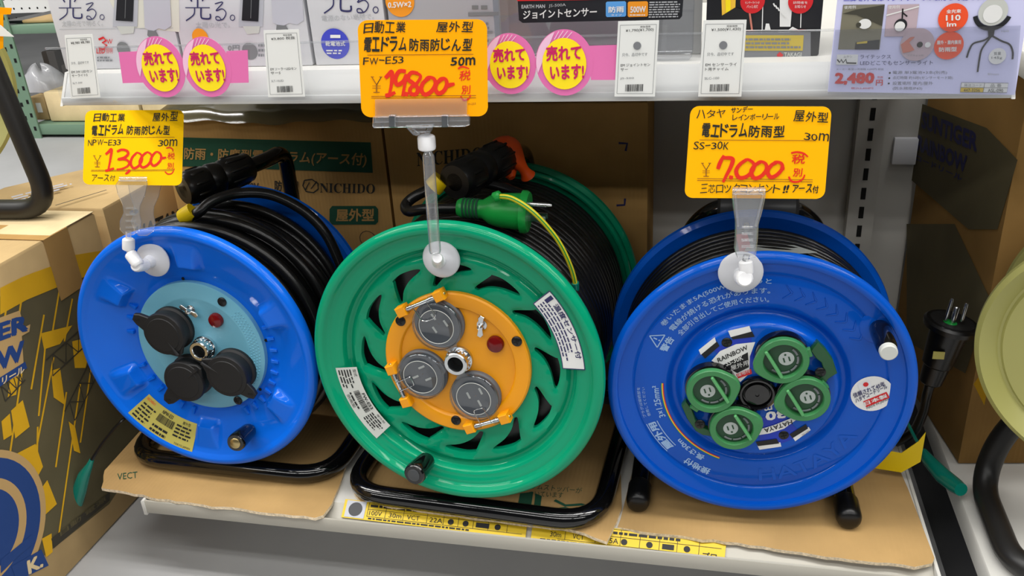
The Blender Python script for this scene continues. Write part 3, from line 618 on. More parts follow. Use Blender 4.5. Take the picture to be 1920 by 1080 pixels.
# embossed arrows and letters in the flange
b = H.mb()
for k in range(8):
    a = 78-k*6.4
    for sg in (-1, 1):
        p0, p1 = V(pol(.1105, a-1.8)), V(pol(.1105+sg*.0075, a+2.2)); q = (p1-p0).normalized(); q = V((-q.y, q.x))*.0011
        b.prism([p0+q, p1+q*.3, p1-q*.3, p0-q], -.0112, -.0100, 'deep_blue', .0004)
b.build('arrow_embossing', fl)
def arc_text(mb, t, r, a0, a1, h, w, m, bold=0, inward=False):
    """letters set round an arc of radius r from angle a0 to a1 (deg)"""
    vs, fs = text_geo(t, bold); xa = min(v[0] for v in vs); xb = max(v[0] for v in vs); ya = min(v[1] for v in vs); yb = max(v[1] for v in vs)
    out = []
    for x, y, z in vs:
        a = a0+(a1-a0)*(x-xa)/(xb-xa); rr = r+(-1 if inward else 1)*h*(y-ya)/(yb-ya); p = pol(rr, a); out.append((p[0], p[1], w+z))
    mb.add(out, fs, m)
b = H.mb(); arc_text(b, 'HATAYA', .118, -86, -28, .016, -.0104, 'deep_blue', .01, True); b.build('letter_embossing', fl)
# printed warning, rating print and maker's seal on the flange
b = H.mb(); w = -.0104
arc_text(b, '巻いたまま5A(500W)以上使うと', .1162, 144.5, 87, .0068, w, 'print_pale', .012)
arc_text(b, '電線が焼ける恐れがあります。', .1066, 144, 87, .0066, w, 'print_pale', .012)
arc_text(b, '全部引き出してご使用ください。', .0972, 143.5, 87, .0064, w, 'print_pale', .012)
c = V(pol(.1165, 152.5)); ang = math.radians(152.5-90); X = V((math.cos(ang), math.sin(ang))); Y = V((-X.y, X.x))
tri = [c+Y*.0075, c-Y*.0055-X*.0082, c-Y*.0055+X*.0082]
for i in range(3): b.ribbon([tri[i], tri[(i+1) % 3]], .0012, w, 'print_pale')
b.ribbon([c+Y*.003, c-Y*.001], .0014, w, 'print_pale'); b.poly(circ(c-Y*.0034, .0009, 10), w, 'print_pale')
arc_text(b, '警告', .1000, 157.5, 147.5, .0085, w, 'print_pale', .03)
arc_text(b, '屋外用', .1130, 223, 204, .0090, w, 'print_pale', .04); arc_text(b, '接地付', .1135, 248, 233, .0085, w, 'print_pale', .03)
arc_text(b, '3×1.25mm²', .1000, 203, 181, .0070, w, 'print_pale', .02); arc_text(b, '長さ30m', .1010, 241, 221, .0070, w, 'print_pale', .03)
arc_text(b, 'プラグは接続部を', .1195, 200, 182, .0034, w, 'print_pale'); arc_text(b, '使用してください', .1145, 200, 182, .0034, w, 'print_pale')
b.poly(sector(.0950, .0960, 179, 249, 30), w+.0002, 'red_print'); b.poly(sector(.0960, .0970, 179, 249, 30), w+.0002, 'warm_print'); b.poly(sector(.0970, .0977, 179, 249, 30), w+.0002, 'earth_green')
b.poly(sector(.1105, .1115, 223, 204, 10), w, 'print_pale'); b.poly(sector(.1225, .1233, 223, 204, 10), w, 'print_pale')
b.build('flange_print', fl)
sp = H.px(1635, 738, -.0105); w = -.0102
b = H.mb(); b.poly(circ(sp, .0205, 40), w, 'label_white'); t = lambda x, y: H.px(x, y, -.0105)
b.poly([t(1608, 720), t(1630, 712), t(1636, 729), t(1614, 737)], w+.0003, 'pack_white'); b.poly(circ(t(1623, 720), .0026, 20), w+.0006, 'red_print')
b.text('信頼されて45年', t(1601, 746), t(1660, 723), t(1598, 737), w+.0005, 'ink_navy', .02); b.text('ハタヤコードリール', t(1605, 755), t(1664, 727), t(1602, 747), w+.0005, 'ink_navy', .02)
b.poly([t(1618, 752), t(1662, 734), t(1668, 745), t(1624, 763)], w+.0003, 'red_print'); b.text('日本製', t(1622, 760), t(1664, 744), t(1619, 753), w+.0006, 'label_white', .02)
b.text('MADE IN JAPAN', t(1626, 768), t(1668, 750), t(1624, 763), w+.0005, 'ink_black'); b.build('sticker', H.root)
# printed centre plate
b = H.mb(); w = -.0004; t = lambda x, y: H.px(x, y, 0)
T = lambda pts: [t(*p) for p in pts]
b.poly(circ((0, 0), .0735, 72), w, 'deep_blue')
b.poly(sector(.030, .0665, 100, 134, 10), w+.0003, 'blue_print'); b.poly(sector(.030, .0665, -46, -86, 10), w+.0003, 'blue_print')
for quads in (((1365, 620), (1405, 611), (1409, 622), (1370, 632)), ((1310, 656), (1340, 632), (1343, 642), (1314, 665)), ((1420, 835), (1463, 829), (1465, 837), (1424, 843)), ((1485, 818), (1516, 800), (1520, 806), (1491, 827))): b.poly(T(quads), w+.0006, 'label_white')
for quads in (((1370, 632), (1410, 621), (1415, 631), (1374, 636)), ((1315, 664), (1344, 640), (1349, 648), (1322, 672)), ((1417, 828), (1456, 822), (1461, 831), (1421, 836)), ((1480, 814), (1511, 795), (1515, 803), (1486, 821))): b.poly(T(quads), w+.0008, 'ink_black')
b.poly(T([(1334, 676), (1350, 658), (1380, 645), (1416, 641), (1406, 668), (1405, 700), (1388, 716), (1370, 696)]), w+.0006, 'label_white')
b.poly(T([(1356, 684), (1402, 660), (1404, 688), (1382, 699)]), w+.0009, 'ink_black'); b.poly(T([(1380, 701), (1408, 691), (1410, 700), (1384, 709)]), w+.0009, 'red_print')
b.text('RAINBOW', t(1347, 679), t(1403, 654), t(1344, 671), w+.0012, 'ink_black', .015); b.text('SS-30K', t(1362, 686), t(1394, 673), t(1360, 678), w+.0012, 'label_white', .008)
b.text('屋外用', t(1371, 694), t(1404, 683), t(1369, 685), w+.0012, 'label_white'); b.text('接地付', t(1383, 706), t(1407, 697), t(1381, 700), w+.0012, 'label_white')
b.poly(T([(1410, 762), (1448, 736), (1452, 756), (1448, 760), (1418, 764)]), w+.0007, 'label_white')
b.text('30', t(1472, 765), t(1434, 772), t(1474, 782), w+.0012, 'label_white', .04); b.text('m', t(1447, 758), t(1432, 761), t(1448, 767), w+.0012, 'label_white', .02)
b.poly(T([(1422, 805), (1452, 796), (1484, 783), (1492, 787), (1470, 803), (1442, 812), (1423, 815)]), w+.0009, 'label_white')
b.text('HATAYA', t(1484, 786), t(1432, 803), t(1486, 794), w+.0012, 'ink_black', .015); b.text('001702', t(1516, 806), t(1503, 814), t(1517, 810), w+.0011, 'ink_grey')
b.build('centre_print', H.root)
def tongue_cover(R, c, w, rx, tongue, hinge, ridge, up):
    """raised black socket under an oval green cover with a tongue, a ridge and a printed disc"""
    s = R.mb(); s.lathe([(rx*1.06, -.001), (rx*1.04, w-.006), (rx*.9, w-.005), (.0005, w-.005)], 'gloss_black', 44, c); o = s.build('socket', R.root)
    cc = V(c[:2]); d = V(tongue[:2])-cc; L = d.length; d.normalize(); q = V((-d.y, d.x))
    b = R.mb(); n = 48; out = []
    for k in range(n):
        a = 2*math.pi*k/n; r = rx+(L-rx)*max(0, math.cos(a))**12; p = cc+(d*math.cos(a)+q*math.sin(a))*r; out.append(p)
    inn = [cc+(d*math.cos(2*math.pi*k/n)+q*math.sin(2*math.pi*k/n))*rx*.74 for k in range(n)]
    vs = []
    for k in range(n):
        o_, i_ = out[k], inn[k]; m_ = o_.lerp(i_, .12)
        vs += [(o_.x, o_.y, w-.004), (o_.x, o_.y, w+.0008), (m_.x, m_.y, w+.0018), (i_.x+(o_.x-i_.x)*.08, i_.y+(o_.y-i_.y)*.08, w+.0018), (i_.x, i_.y, w+.0008), (i_.x*.98+cc.x*.02, i_.y*.98+cc.y*.02, w-.0032)]
    fs = [(k*6+j, ((k+1) % n)*6+j, ((k+1) % n)*6+j+1, k*6+j+1) for k in range(n) for j in range(5)]
    b.add(vs, fs, 'cover_green')
    b.poly([cc+(p-cc)*.98 for p in inn], w-.0031, 'cover_dark')
    hp_ = V(hinge[:2]); hd = (hp_-cc); HL = hd.length; hd.normalize(); hq = V((-hd.y, hd.x))
    b.prism([cc+hd*rx*.96+hq*.0045, cc+hd*HL+hq*.0045, cc+hd*HL-hq*.0045, cc+hd*rx*.96-hq*.0045], w-.006, w-.0005, 'cover_green', .0006)
    cv = b.build('socket_cover', o)
    rd = V(ridge); rq = V((-rd.y, rd.x)); base = cc+d*rx*.36
    e = R.mb(); e.prism([base+rd*rx*.68+rq*.0006, base+rd*rx*.66+rq*.0016, base-rd*rx*.66+rq*.0016, base-rd*rx*.68, base-rd*rx*.66-rq*.0012, base+rd*rx*.66-rq*.0012], w-.003, w+.0042, 'cover_edge', .0006); e.build('finger_ridge', cv)
    e = R.mb(); pc = cc-d*rx*.15; e.poly(circ(pc, rx*.30, 28), w-.0027, 'grey_tag'); U = V(up); Q = V((U.y, -U.x))
    for sx in (-1, 1):
        p = pc+Q*sx*.0026-U*.001; e.poly([p+U*.0026+Q*.0007, p+U*.0026-Q*.0007, p-U*.0026-Q*.0007, p-U*.0026+Q*.0007], w-.0024, 'cover_dark')
    e.poly(circ(pc+U*.0045, .0011, 12), w-.0024, 'cover_dark')
    for k in range(30):
        a = -2.2+k*.11; 
        if k % 6 != 5:
            p = cc+V((math.cos(a), math.sin(a)))*rx*.58; v = V((math.cos(a), math.sin(a))); u2 = V((-v.y, v.x)); e.poly([p+v*.001+u2*.0009, p+v*.001-u2*.0009, p-v*.001-u2*.0009, p-v*.001+u2*.0009], w-.0024, 'ink_grey')
    e.build('cover_print', cv); return o
rdg = (H.px(1436, 671, .013)-H.px(1459, 708, .013)).normalized(); wv = .0135
upv = (H.px(1459, 665, .013)-H.px(1465, 684, .013)).normalized()
tongue_cover(H, H.px(1468, 677, wv), wv, .0250, H.px(1413, 692, wv), H.px(1522, 662, wv), rdg, upv)
tongue_cover(H, H.px(1508, 749, wv), wv, .0250, H.px(1452, 762, wv), H.px(1550, 722, wv), rdg, upv)
tongue_cover(H, H.px(1334, 734, wv), wv, .0250, H.px(1387, 718, wv), H.px(1300, 770, wv), rdg, -upv)
tongue_cover(H, H.px(1377, 804, wv), wv, .0250, H.px(1430, 788, wv), H.px(1332, 815, wv), rdg, -upv)
for pts, in (([(1520, 658), (1533, 641), (1548, 655), (1562, 675), (1570, 700), (1554, 710), (1545, 722), (1534, 712), (1546, 700), (1540, 680), (1530, 672)],), ([(1298, 768), (1286, 752), (1278, 762), (1288, 785), (1304, 808), (1318, 816), (1334, 818), (1330, 806), (1314, 800), (1304, 786)],)):
    b = H.mb(); b.prism([H.px(x, y, .008) for x, y in pts], .0005, .0085, 'cover_clear', .0008); b.build('hinge_strap', H.root)
for p in ((1363, 644), (1470, 818), (1536, 691), (1312, 788)): H.screw(H.px(*p, .002), -.001 if p[0] in (1363, 1470) else .0085, r=.0052)
hc = H.px(1419, 736, 0)
b = H.mb(); b.lathe([(.0195, -.001), (.0190, .004), (.0170, .0052), (.0150, .0045), (.0140, .001), (.0125, .0005), (.0118, .0045), (.0020, .0050), (.0015, .0040), (.0004, .0038)], 'gloss_black', 44, hc, cap1=True); b.build('hub_cap', H.root)
kb, ke = H.px(1648, 612, -.012), H.px(1665, 657, .036)
b = H.mb(); P = [V((kb[0], kb[1], -.012)).lerp(V((ke[0], ke[1], .036)), t) for t in (0, .12, .3, .8, .92, 1)]; b.tube(P, [.0085, .0098, .0102, .0098, .0092, .0080], 'gloss_black', 24); ck = b.build('crank_knob', H.root)
d = (P[-1]-P[0]).normalized(); b = H.mb(); b.tube([P[-1]-d*.001, P[-1]+d*.0045, P[-1]+d*.0055], [.0082, .0080, .0070], 'label_silver', 24); b.build('pin_end', ck)
b = H.mb(); b.lathe([(.019, -.0112), (.017, -.0095), (.010, -.0085), (.0005, -.0085)], 'deep_blue', 32, kb); b.build('knob_boss', fl)
H.back_flange(RR+.001, -.118, 'deep_blue'); H.coil(.1340, -.030, -.110, .0048, wob=.0005, seed=3)
b = H.mb(); 
for r0, a, wd in ((.1405, 97, .055), (.1405, 88, 0)):
    if wd: b.add([(r0*math.cos(math.radians(a+x)), r0*math.sin(math.radians(a+x)), wz) for x in (-2.4, 2.4) for wz in (-.028, -.085)], [(0, 1, 3, 2)], 'red_tape')
b.build('red_tape', H.root)
b = H.wb(); P = [at(1410, 452, 1, .125), at(1396, 470, 1, .085), at(1450, 478, 1, .085), at(1532, 474, 1, .105), at(1480, 458, 1, .125)]; b.add(P+[p+V((0, 0, .0006)) for p in P], [(0, 1, 2, 3, 4), (9, 8, 7, 6, 5), (0, 1, 6, 5), (1, 2, 7, 6), (2, 3, 8, 7), (3, 4, 9, 8), (4, 0, 5, 9)], 'grey_tag')
A, B, C = P[1], P[2], P[0]
for k in range(3):
    for j in range(7):
        o = A.lerp(C, .25+.2*k)+(B-A)*(.25+.14*j); b.add([o+V((0, 0, .001)), o+(B-A)*.09+V((0, 0, .001)), o+(B-A)*.09+(C-A)*.06+V((0, 0, .001)), o+(C-A)*.06+V((0, 0, .001))], [(0, 1, 2, 3)], 'ink_grey')
b.build('paper_label', H.root)
# runners, rubber feet, rear frame and the cross handle
fr = None; b = H.wb()
xs = []
for px_, py_ in ((1196, 941), (1592, 972)):
    p = at(px_, py_, 2, .138); xs.append(p)
zt = .138
l, r_ = xs; bk = .205
hA, hB = at(1352, 388, 1, .190), at(1486, 391, 1, .190)
b.tube(fillet([l+V((0, .02, 0)), V((l.x, bk, zt)), V((l.x+.02, bk, .30)), V((hA.x-.03, bk, hA.z-.03)), hA+V((-.002, 0, 0)), hB+V((.002, 0, 0)), V((hB.x+.03, bk, hB.z-.03)), V((r_.x-.02, bk, .30)), V((r_.x, bk, zt)), r_+V((0, .02, 0))], .03, 8), .0115, 'gloss_black', 16)
b.tube([V((l.x+.01, bk, .24)), V((r_.x-.01, bk, .24))], .009, 'gloss_black', 12)
fr = b.build('frame', H.root)
for p in xs:
    b = H.wb(); b.tube([p+V((0, .03, 0)), p+V((0, .028, 0)), p+V((0, .002, 0)), p+V((0, -.003, 0)), p+V((0, -.0055, 0))], [.0125, .0133, .0135, .0120, .0085], 'black', 20); b.build('rubber_foot', fr)
b = H.wb(); X = (hB-hA).normalized(); b.tube([hA-X*.004, hA-X*.001, hA+X*.008, hB-X*.008, hB+X*.002, hB+X*.006], [.010, .0165, .0195, .0195, .0165, .010], 'grip_grey', 24); b.build('grip', H.root)
# the reel's own plug, tag and earth clip beside it
y = .20; b = H.wb(); A, B = at(1744, 718, 1, y), at(1786, 602, 1, y); D = (B-A).normalized(); S = (B-A)
b.tube([A, A+S*.03, A+S*.30, A+S*.33, A+S*.86, A+S*.88, A+S*.90, A+S*.97, A+S*1.0], [.010, .0125, .0140, .0165, .0200, .0240, .0285, .0295, .0270], 'black', 32)
b.tube([B-D*.002, B+D*.0008], [.0235, .0230], 'rubber', 28); pg = b.build('plug', H.root)
b = H.wb(); b.tube([B+D*.0009+V((-.004, -.006, 0)), B+D*.0016+V((-.004, -.006, 0))], [.0072, .0072], 'earth_green', 20); b.build('earth_ring', pg)
for p0, p1, rr in (((1773, 600), (1786, 559), .0019), ((1803, 602), (1813, 568), .0019), ((1786, 604), (1795, 575), .0030)):
    q0, q1 = at(*p0, 1, y-.006), at(*p1, 1, y-.006); b = H.wb(); b.tube([q0, q0.lerp(q1, .92), q1], [rr, rr, rr*.6], 'steel', 12); b.build('prong', pg)
b = H.wb(); b.box(tuple(at(1748, 673, 1, y-.0215)), tuple(at(1748, 673, 1, y-.0215)+V((.012, .0012, .009))), 'label_gold'); b.build('rating_plate', pg)
b = H.wb(); b.tube(smooth_path([A+D*.004, at(1738, 740, 1, y), at(1730, 775, 1, y+.005), at(1712, 810, 1, y+.012), at(1680, 830, 1, y+.02)], 6), .0055, 'cable_black', 12); b.build('cable_end', H.root)
b = H.wb(); T0 = at(1655, 872, 1, .165); P = [at(1666, 846, 1, .165), at(1690, 850, 1, .165), at(1722, 828, 1, .165), at(1736, 810, 1, .165), at(1726, 866, 1, .160), at(1690, 886, 1, .160), at(1640, 878, 1, .165)]
b.add(P+[p+V((0, .0008, 0)) for p in P], [tuple(range(7)), tuple(range(13, 6, -1))]+[(i, (i+1) % 7, 7+(i+1) % 7, 7+i) for i in range(7)], 'bright_yellow'); b.build('hang_tag', H.root)
b = H.wb(); P = smooth_path([at(1700, 790, 1, .20), at(1716, 822, 1, .20), at(1732, 848, 1, .20)], 5); b.tube(P, .002, 'teal', 8)
b.tube([at(1732, 846, 1, .20), at(1740, 862, 1, .185), at(1768, 892, 1, .160), at(1792, 911, 1, .140), at(1802, 918, 1, .130)], [.004, .0075, .0095, .009, .0075], 'teal', 14); b.build('earth_clip', H.root)

# ---------------- cardboard under the reels ----------------
def sheet(name, pts, z, th, m, label, tear=.0018):
    """a torn corrugated sheet; pts are photo points of its upper edge"""
    P = [at(x, y, 2, z+th) for x, y in pts]; out = []
    for i, p in enumerate(P):
        q = P[(i+1) % len(P)]; n = max(1, int((q-p).length/.012))
        for k in range(n):
            c = p.lerp(q, k/n)
            if k and p.y < .12 and q.y < .12: c = c+V((random.uniform(-1, 1)*tear*.4, random.uniform(-1, 1)*tear, 0))
            out.append((c.x, c.y))
    b = MB(); b.prism(out, z, z+th, m); b.mi[2:] = [b._m('card_edge')]*(len(b.mi)-2)
    return tag(b.build(name), label, 'cardboard sheet')
s1 = sheet('cardboard_sheet', [(196, 882), (190, 915), (330, 940), (470, 957), (590, 971), (606, 966), (622, 945), (640, 900), (700, 700), (360, 700)], SH+.0002, .0040, 'card_s', 'tan cardboard sheet with torn corner under the bright blue reel with rubber caps')
s2 = sheet('cardboard_sheet', [(664, 925), (676, 940), (800, 958), (950, 978), (1075, 994), (1115, 1008), (1138, 1016), (1150, 990), (1166, 952), (1160, 760), (720, 720)], SH+.0002, .0040, 'card_s', 'cardboard sheet printed with a green drawing, under the green reel')
s3 = sheet('cardboard_sheet', [(1168, 955), (1158, 988), (1230, 1000), (1360, 1016), (1500, 1035), (1620, 1052), (1715, 1063), (1748, 1056), (1752, 1046), (1702, 915), (1660, 820), (1210, 780)], SH+.0002, .0040, 'card_s', 'large plain cardboard sheet with ragged front edge under the deep blue reel')
pz = SH+.0046
tp = Plane((0, 0, pz), (1, 0, 0), (0, 1, 0)); b = MB(tp.m); q = lambda *p: [tp.px(*c) for c in p]
b.poly(q((975, 925), (1000, 922), (995, 955), (970, 953)), 0, 'box_green'); b.poly(q((1004, 925), (1016, 930), (1012, 960), (1000, 957)), 0, 'box_green')
b.ribbon(q((1018, 958), (1060, 952), (1105, 968)), .003, .0002, 'box_green'); b.ribbon(q((1040, 938), (1060, 948), (1090, 946), (1106, 950)), .004, .0002, 'box_green')
b.text('ドラムストッパーが', tp.px(985, 916), tp.px(1090, 926), tp.px(988, 905), .0002, 'box_green'); b.text('ついています', tp.px(990, 930), tp.px(1055, 934), tp.px(992, 920), .0002, 'box_green'); b.build('green_print', s2)
b = MB(tp.m); b.text('VECT', tp.px(220, 900), tp.px(258, 896), tp.px(220, 888), .0002, 'box_green'); b.build('green_print', s1)
# yellow price strips lying in the rail of the bottom shelf
rail_o = V((-.45, .030, SH+.0006)); rail_n = V((0, .003-.030, .105-SH))
rp = Plane(V((0, .015, (SH+.105)/2+.0012)), (1, 0, 0), V((0, .027, SH-.105)))
def price_strip(quad, label, draw):
    b = MB(rp.m); P = [rp.px(*c) for c in quad]; b.prism(P, 0, .0006, 'tag_yellow'); o = tag(b.build('price_strip'), label, 'price strip', 'yellow price strips in the bottom rail')
    d = MB(rp.m); draw(d, P); d.build('print', o); return o
def ps1(b, P):
    bl, br, tr, tl = P; f = lambda u, v: (bl.lerp(br, u)).lerp(tl.lerp(tr, u), v); w = .0009
    for u in (.14, .24, .34, .47, .56, .64, .72, .80, .90): b.ribbon([f(u, .2), f(u, .95)], .0005, w, 'ink_black')
    for v in (.2, .58, .95): b.ribbon([f(.14, v), f(.98, v)], .0005, w, 'ink_black')
    b.poly([f(.015, .05), f(.125, .05), f(.125, .95), f(.015, .95)], w, 'pack_grey'); b.poly(circ(f(.07, .5), .0085, 20), w+.0003, 'pack_dark')
    for t, u in (('100V', .15), ('30m', .26), ('VCT', .36), ('22A', .485), ('―', .735)): b.text(t, f(u, .28), f(u+.07, .28), f(u, .52), w, 'ink_black')
    for u in (.60, .68, .85): b.poly(circ(f(u, .4), .0035, 16), w, 'ink_black')
    fine_print(b, rp, [f(.15, .18), f(.72, .18), f(.72, .02), f(.15, .02)], 1, 'ink_black', w, words=20); fine_print(b, rp, [f(.15, .9), f(.98, .9), f(.98, .65), f(.15, .65)], 1, 'ink_black', w, words=24)
def ps2(b, P):
    bl, br, tr, tl = P; f = lambda u, v: (bl.lerp(br, u)).lerp(tl.lerp(tr, u), v); w = .0009
    for u in (.18, .34, .47, .57, .67, .76, .87): b.ribbon([f(u, .2), f(u, .95)], .0005, w, 'ink_black')
    for v in (.2, .6, .95): b.ribbon([f(.14, v), f(.98, v)], .0005, w, 'ink_black')
    for t, u in (('30m', .10), ('VCT', .22), ('15A', .40), ('―', .685)): b.text(t, f(u, .28), f(u+.06, .28), f(u, .52), w, 'ink_black')
    b.text('プロ', f(.89, .06), f(.96, .06), f(.89, .36), w, 'ink_black', .02)
    for u in (.49, .62, .81): b.poly(circ(f(u, .4), .0035, 16), w, 'ink_black')
    fine_print(b, rp, [f(.05, .18), f(.82, .18), f(.82, .02), f(.05, .02)], 1, 'ink_black', w, words=24); fine_print(b, rp, [f(.15, .9), f(.98, .9), f(.98, .66), f(.15, .66)], 1, 'ink_black', w, words=24)
price_strip([(640, 970), (985, 1011), (990, 972), (648, 936)], 'yellow price strip with a reel picture under the green reel', ps1)
price_strip([(995, 1013), (1358, 1055), (1362, 1014), (1000, 974)], 'yellow price strip in front of the plain cardboard right of the green reel', ps2)
# ---------------- cartons behind the reels ----------------
def carton(name, x0, x1, y0, y1, z0, z1, m, label, seam=None):
    b = MB(); b.box((x0, y0, z0), (x1, y1, z1), m, .0025); o = tag(b.build(name), label, 'cardboard box'); return o
cY = .336
def bx(p): return at(p[0], p[1], 1, cY)
xm = bx((728, 330)).x; xr = bx((1214, 350)).x
c1 = carton('cardboard_box', -.545, xm-.002, cY, .458, SH+.001, .512, 'card_b', 'brown carton with a green lettered band behind the bright blue reel')
c2 = carton('cardboard_box', xm+.002, xr, cY, .458, SH+.001, .524, 'card_b', 'brown carton with corner marks behind the green reel')
cp = Plane((0, cY-.0004, 0), (1, 0, 0), (0, 0, 1))
b = MB(cp.m); t = lambda x, y: cp.px(x, y); T = lambda pts: [t(*p) for p in pts]
b.poly(T([(320, 257), (695, 267), (699, 324), (320, 311)]), 0, 'box_green')
b.text('防雨・防塵型電工ドラム(アース付)', t(345, 302), t(686, 314), t(346, 276), .0004, 'card_b', .02)
b.text('定格100V', t(425, 356), t(485, 358), t(425, 338), .0003, 'box_print', .02); b.text('防雨型', t(515, 358), t(560, 360), t(515, 338), .0003, 'box_print', .02)
b.ribbon(T([(571, 338), (585, 336), (596, 344), (597, 354), (588, 361), (574, 359), (568, 348), (571, 338)]), .0018, .0003, 'box_print'); b.ribbon(T([(572, 357), (580, 342), (583, 354), (594, 340)]), .0016, .0003, 'box_print')
NI = ''.join(chr(0x1D400+ord(c)-65) for c in 'NICHIDO')
b.text(NI, t(600, 361), t(703, 363), t(600, 343), .0003, 'box_print')
b.poly(T([(623, 386), (704, 386), (709, 392), (709, 416), (704, 421), (623, 421), (618, 415), (618, 392)]), .0002, 'box_green'); b.text('屋外型', t(630, 415), t(702, 415), t(630, 391), .0005, 'card_b', .03)
b.ribbon([V(cp.px(690, 448))+V(pol(.012, a)) for a in range(0, 361, 24)], .001, .0003, 'box_print'); b.build('carton_print', c1)
b = MB(cp.m)
b.text(NI, t(782, 312), t(905, 302), t(781, 286), .0003, 'box_print')
for pts in (((958, 284), (957, 268), (974, 267)), ((1160, 268), (1176, 269), (1173, 283)), ((1172, 372), (1171, 384), (1156, 385)), ((866, 366), (866, 380), (880, 381))): b.ribbon(T(pts), .0028, .0003, 'ink_navy')
b.text('!', t(1154, 456), t(1160, 456), t(1154, 443), .0003, 'ink_navy', .04)
b.poly(T([(905, 330), (925, 330), (925, 352), (905, 352)]), .0002, 'box_green'); b.build('carton_print', c2)
# sagging clear film over the left carton
fp = [at(345, 232, 2, .516), at(440, 204, 2, .516), at(540, 190, 2, .517), at(700, 186, 2, .518), at(735, 205, 2, .518), at(726, 226, 2, .515), at(560, 226, 2, .516), at(430, 226, 2, .514)]
b = MB(); nx, ny = 40, 14; vs = []
for j in range(ny+1):
    for i in range(nx+1):
        u, v = i/nx, j/ny; x = -.540+u*(xm+.535); y = cY-.012+v*.16
        z = .5170+.010*sm(v, .1, .6)*(1-.6*sm(v, .75, 1))+.003*math.sin(9*u+4*v)*math.sin(5*v+3*u)+.0015*math.sin(31*u+11*v)-.012*(1-sm(v, 0, .07))
        vs.append((x, y, z))
b.add(vs, [(j*(nx+1)+i, j*(nx+1)+i+1, (j+1)*(nx+1)+i+1, (j+1)*(nx+1)+i) for j in range(ny) for i in range(nx)], 'film'); tag(b.build('plastic_film', sharp=80), 'crumpled olive tinted plastic film lying on the carton with the green band', 'plastic film')

# ---------------- price cards and their clear holders ----------------
def brush(mb, pl, pts, wd, w, m, n=6, tap=True):
    P = smooth_path([tuple(pl.px(*p))+(0,) for p in pts], n); N = len(P)
    ws = [wd*(.75+.35*math.sin(math.pi*min(1, .15+i/N))) for i in range(N)] if tap else wd
    mb.ribbon([(p.x, p.y) for p in P], ws, w, m)
def hand(mb, pl, t, p0, p1, up, w, m, bold=.012, jit=.05):
    """hand-lettered text: each character nudged and turned a little"""
    o = V(pl.px(*p0)); e = V(pl.px(*p1)); y = V(pl.px(*up))-o; ws = []
    for ch in t: ws.append(.45 if ch == ' ' else (.95 if ch in 'Wm' else .62 if ord(ch) < 128 else 1.0))
    S = sum(ws); x = 0; d = e-o
    for ch, k in zip(t, ws):
        if ch != ' ':
            a = o+d*((x+.06*k)/S)+y*random.uniform(-jit, jit); c = o+d*((x+.94*k)/S)+y*random.uniform(-jit, jit); hgt = random.uniform(.88, 1.06)
            if ch in '-ー':
                a = a+y*.46; c = c+y*.46
            mb.text(ch, a, c, a+y*hgt+d.normalized()*y.length*random.uniform(.0, .12) if ch not in '-ー一' else a+y*hgt*.14, w, m, bold)
        x += k
def round_quad(P, r, n=6):
    P = [V(p) for p in P]; out = []; N = len(P)
    for i in range(N):
        a, b, c = P[i-1], P[i], P[(i+1) % N]; d1, d2 = (a-b).normalized(), (c-b).normalized()
        for k in range(n+1):
            t = k/n; out.append((1-t)**2*(b+d1*r)+2*t*(1-t)*(b+d1*r*.12+d2*r*.12)+t*t*(b+d2*r))
    return out
def card(y, corners, r, m, label, face, name='price_card'):
    """corners TL,TR,BR,BL in the photo; the card leans back and turns towards the aisle by the share face"""
    cx = sum(c[0] for c in corners)/4; cy = sum(c[1] for c in corners)/4; ctr = at(cx, cy, 1, y)
    N = ((CAM-ctr).normalized()*face+V((0, -1, 0))*(1-face)).normalized(); U0 = V((1, 0, 0))-N*N.x; pl = Plane(ctr, U0, N.cross(U0))
    P = [V(pl.px(*c)) for c in corners]; w = ((P[1]-P[0]).length+(P[2]-P[3]).length)/2; h = ((P[0]-P[3]).length+(P[1]-P[2]).length)/2
    b = MB(pl.m); b.prism(round_quad(P, r), -.0006, 0, m); o = tag(b.build(name), label, 'price card'); return o, pl, MB(pl.m), w, h
yen = lambda mb, pl, x, y, s: (mb.ribbon(pl.pp([(x-9*s, y-16*s), (x, y-1*s)]), .0008*s, .0004, 'ink_line'), mb.ribbon(pl.pp([(x+9*s, y-16*s), (x, y-1*s)]), .0006*s, .0004, 'ink_black'), mb.ribbon(pl.pp([(x, y-1*s), (x, y+13*s)]), .0011*s, .0004, 'ink_line'), mb.ribbon(pl.pp([(x-8*s, y+1*s), (x+8*s, y+1*s)]), .0004, .0004, 'ink_line'), mb.ribbon(pl.pp([(x-8*s, y+5*s), (x+8*s, y+5*s)]), .0004, .0004, 'ink_line'), mb.ribbon(pl.pp([(x-6*s, y+13*s), (x+6*s, y+13*s)]), .0007, .0004, 'ink_line'), mb.ribbon(pl.pp([(x-11*s, y-16*s), (x-5*s, y-16*s)]), .0006, .0004, 'ink_line'), mb.ribbon(pl.pp([(x+5*s, y-16*s), (x+11*s, y-16*s)]), .0006, .0004, 'ink_line'))
def oval(cx, cy, rx, ry, lean=.2, start=70):
    return [(cx+rx*math.cos(math.radians(start-a))+lean*(-(ry*math.sin(math.radians(start-a)))*-1), cy-ry*math.sin(math.radians(start-a))) for a in range(0, 371, 30)]
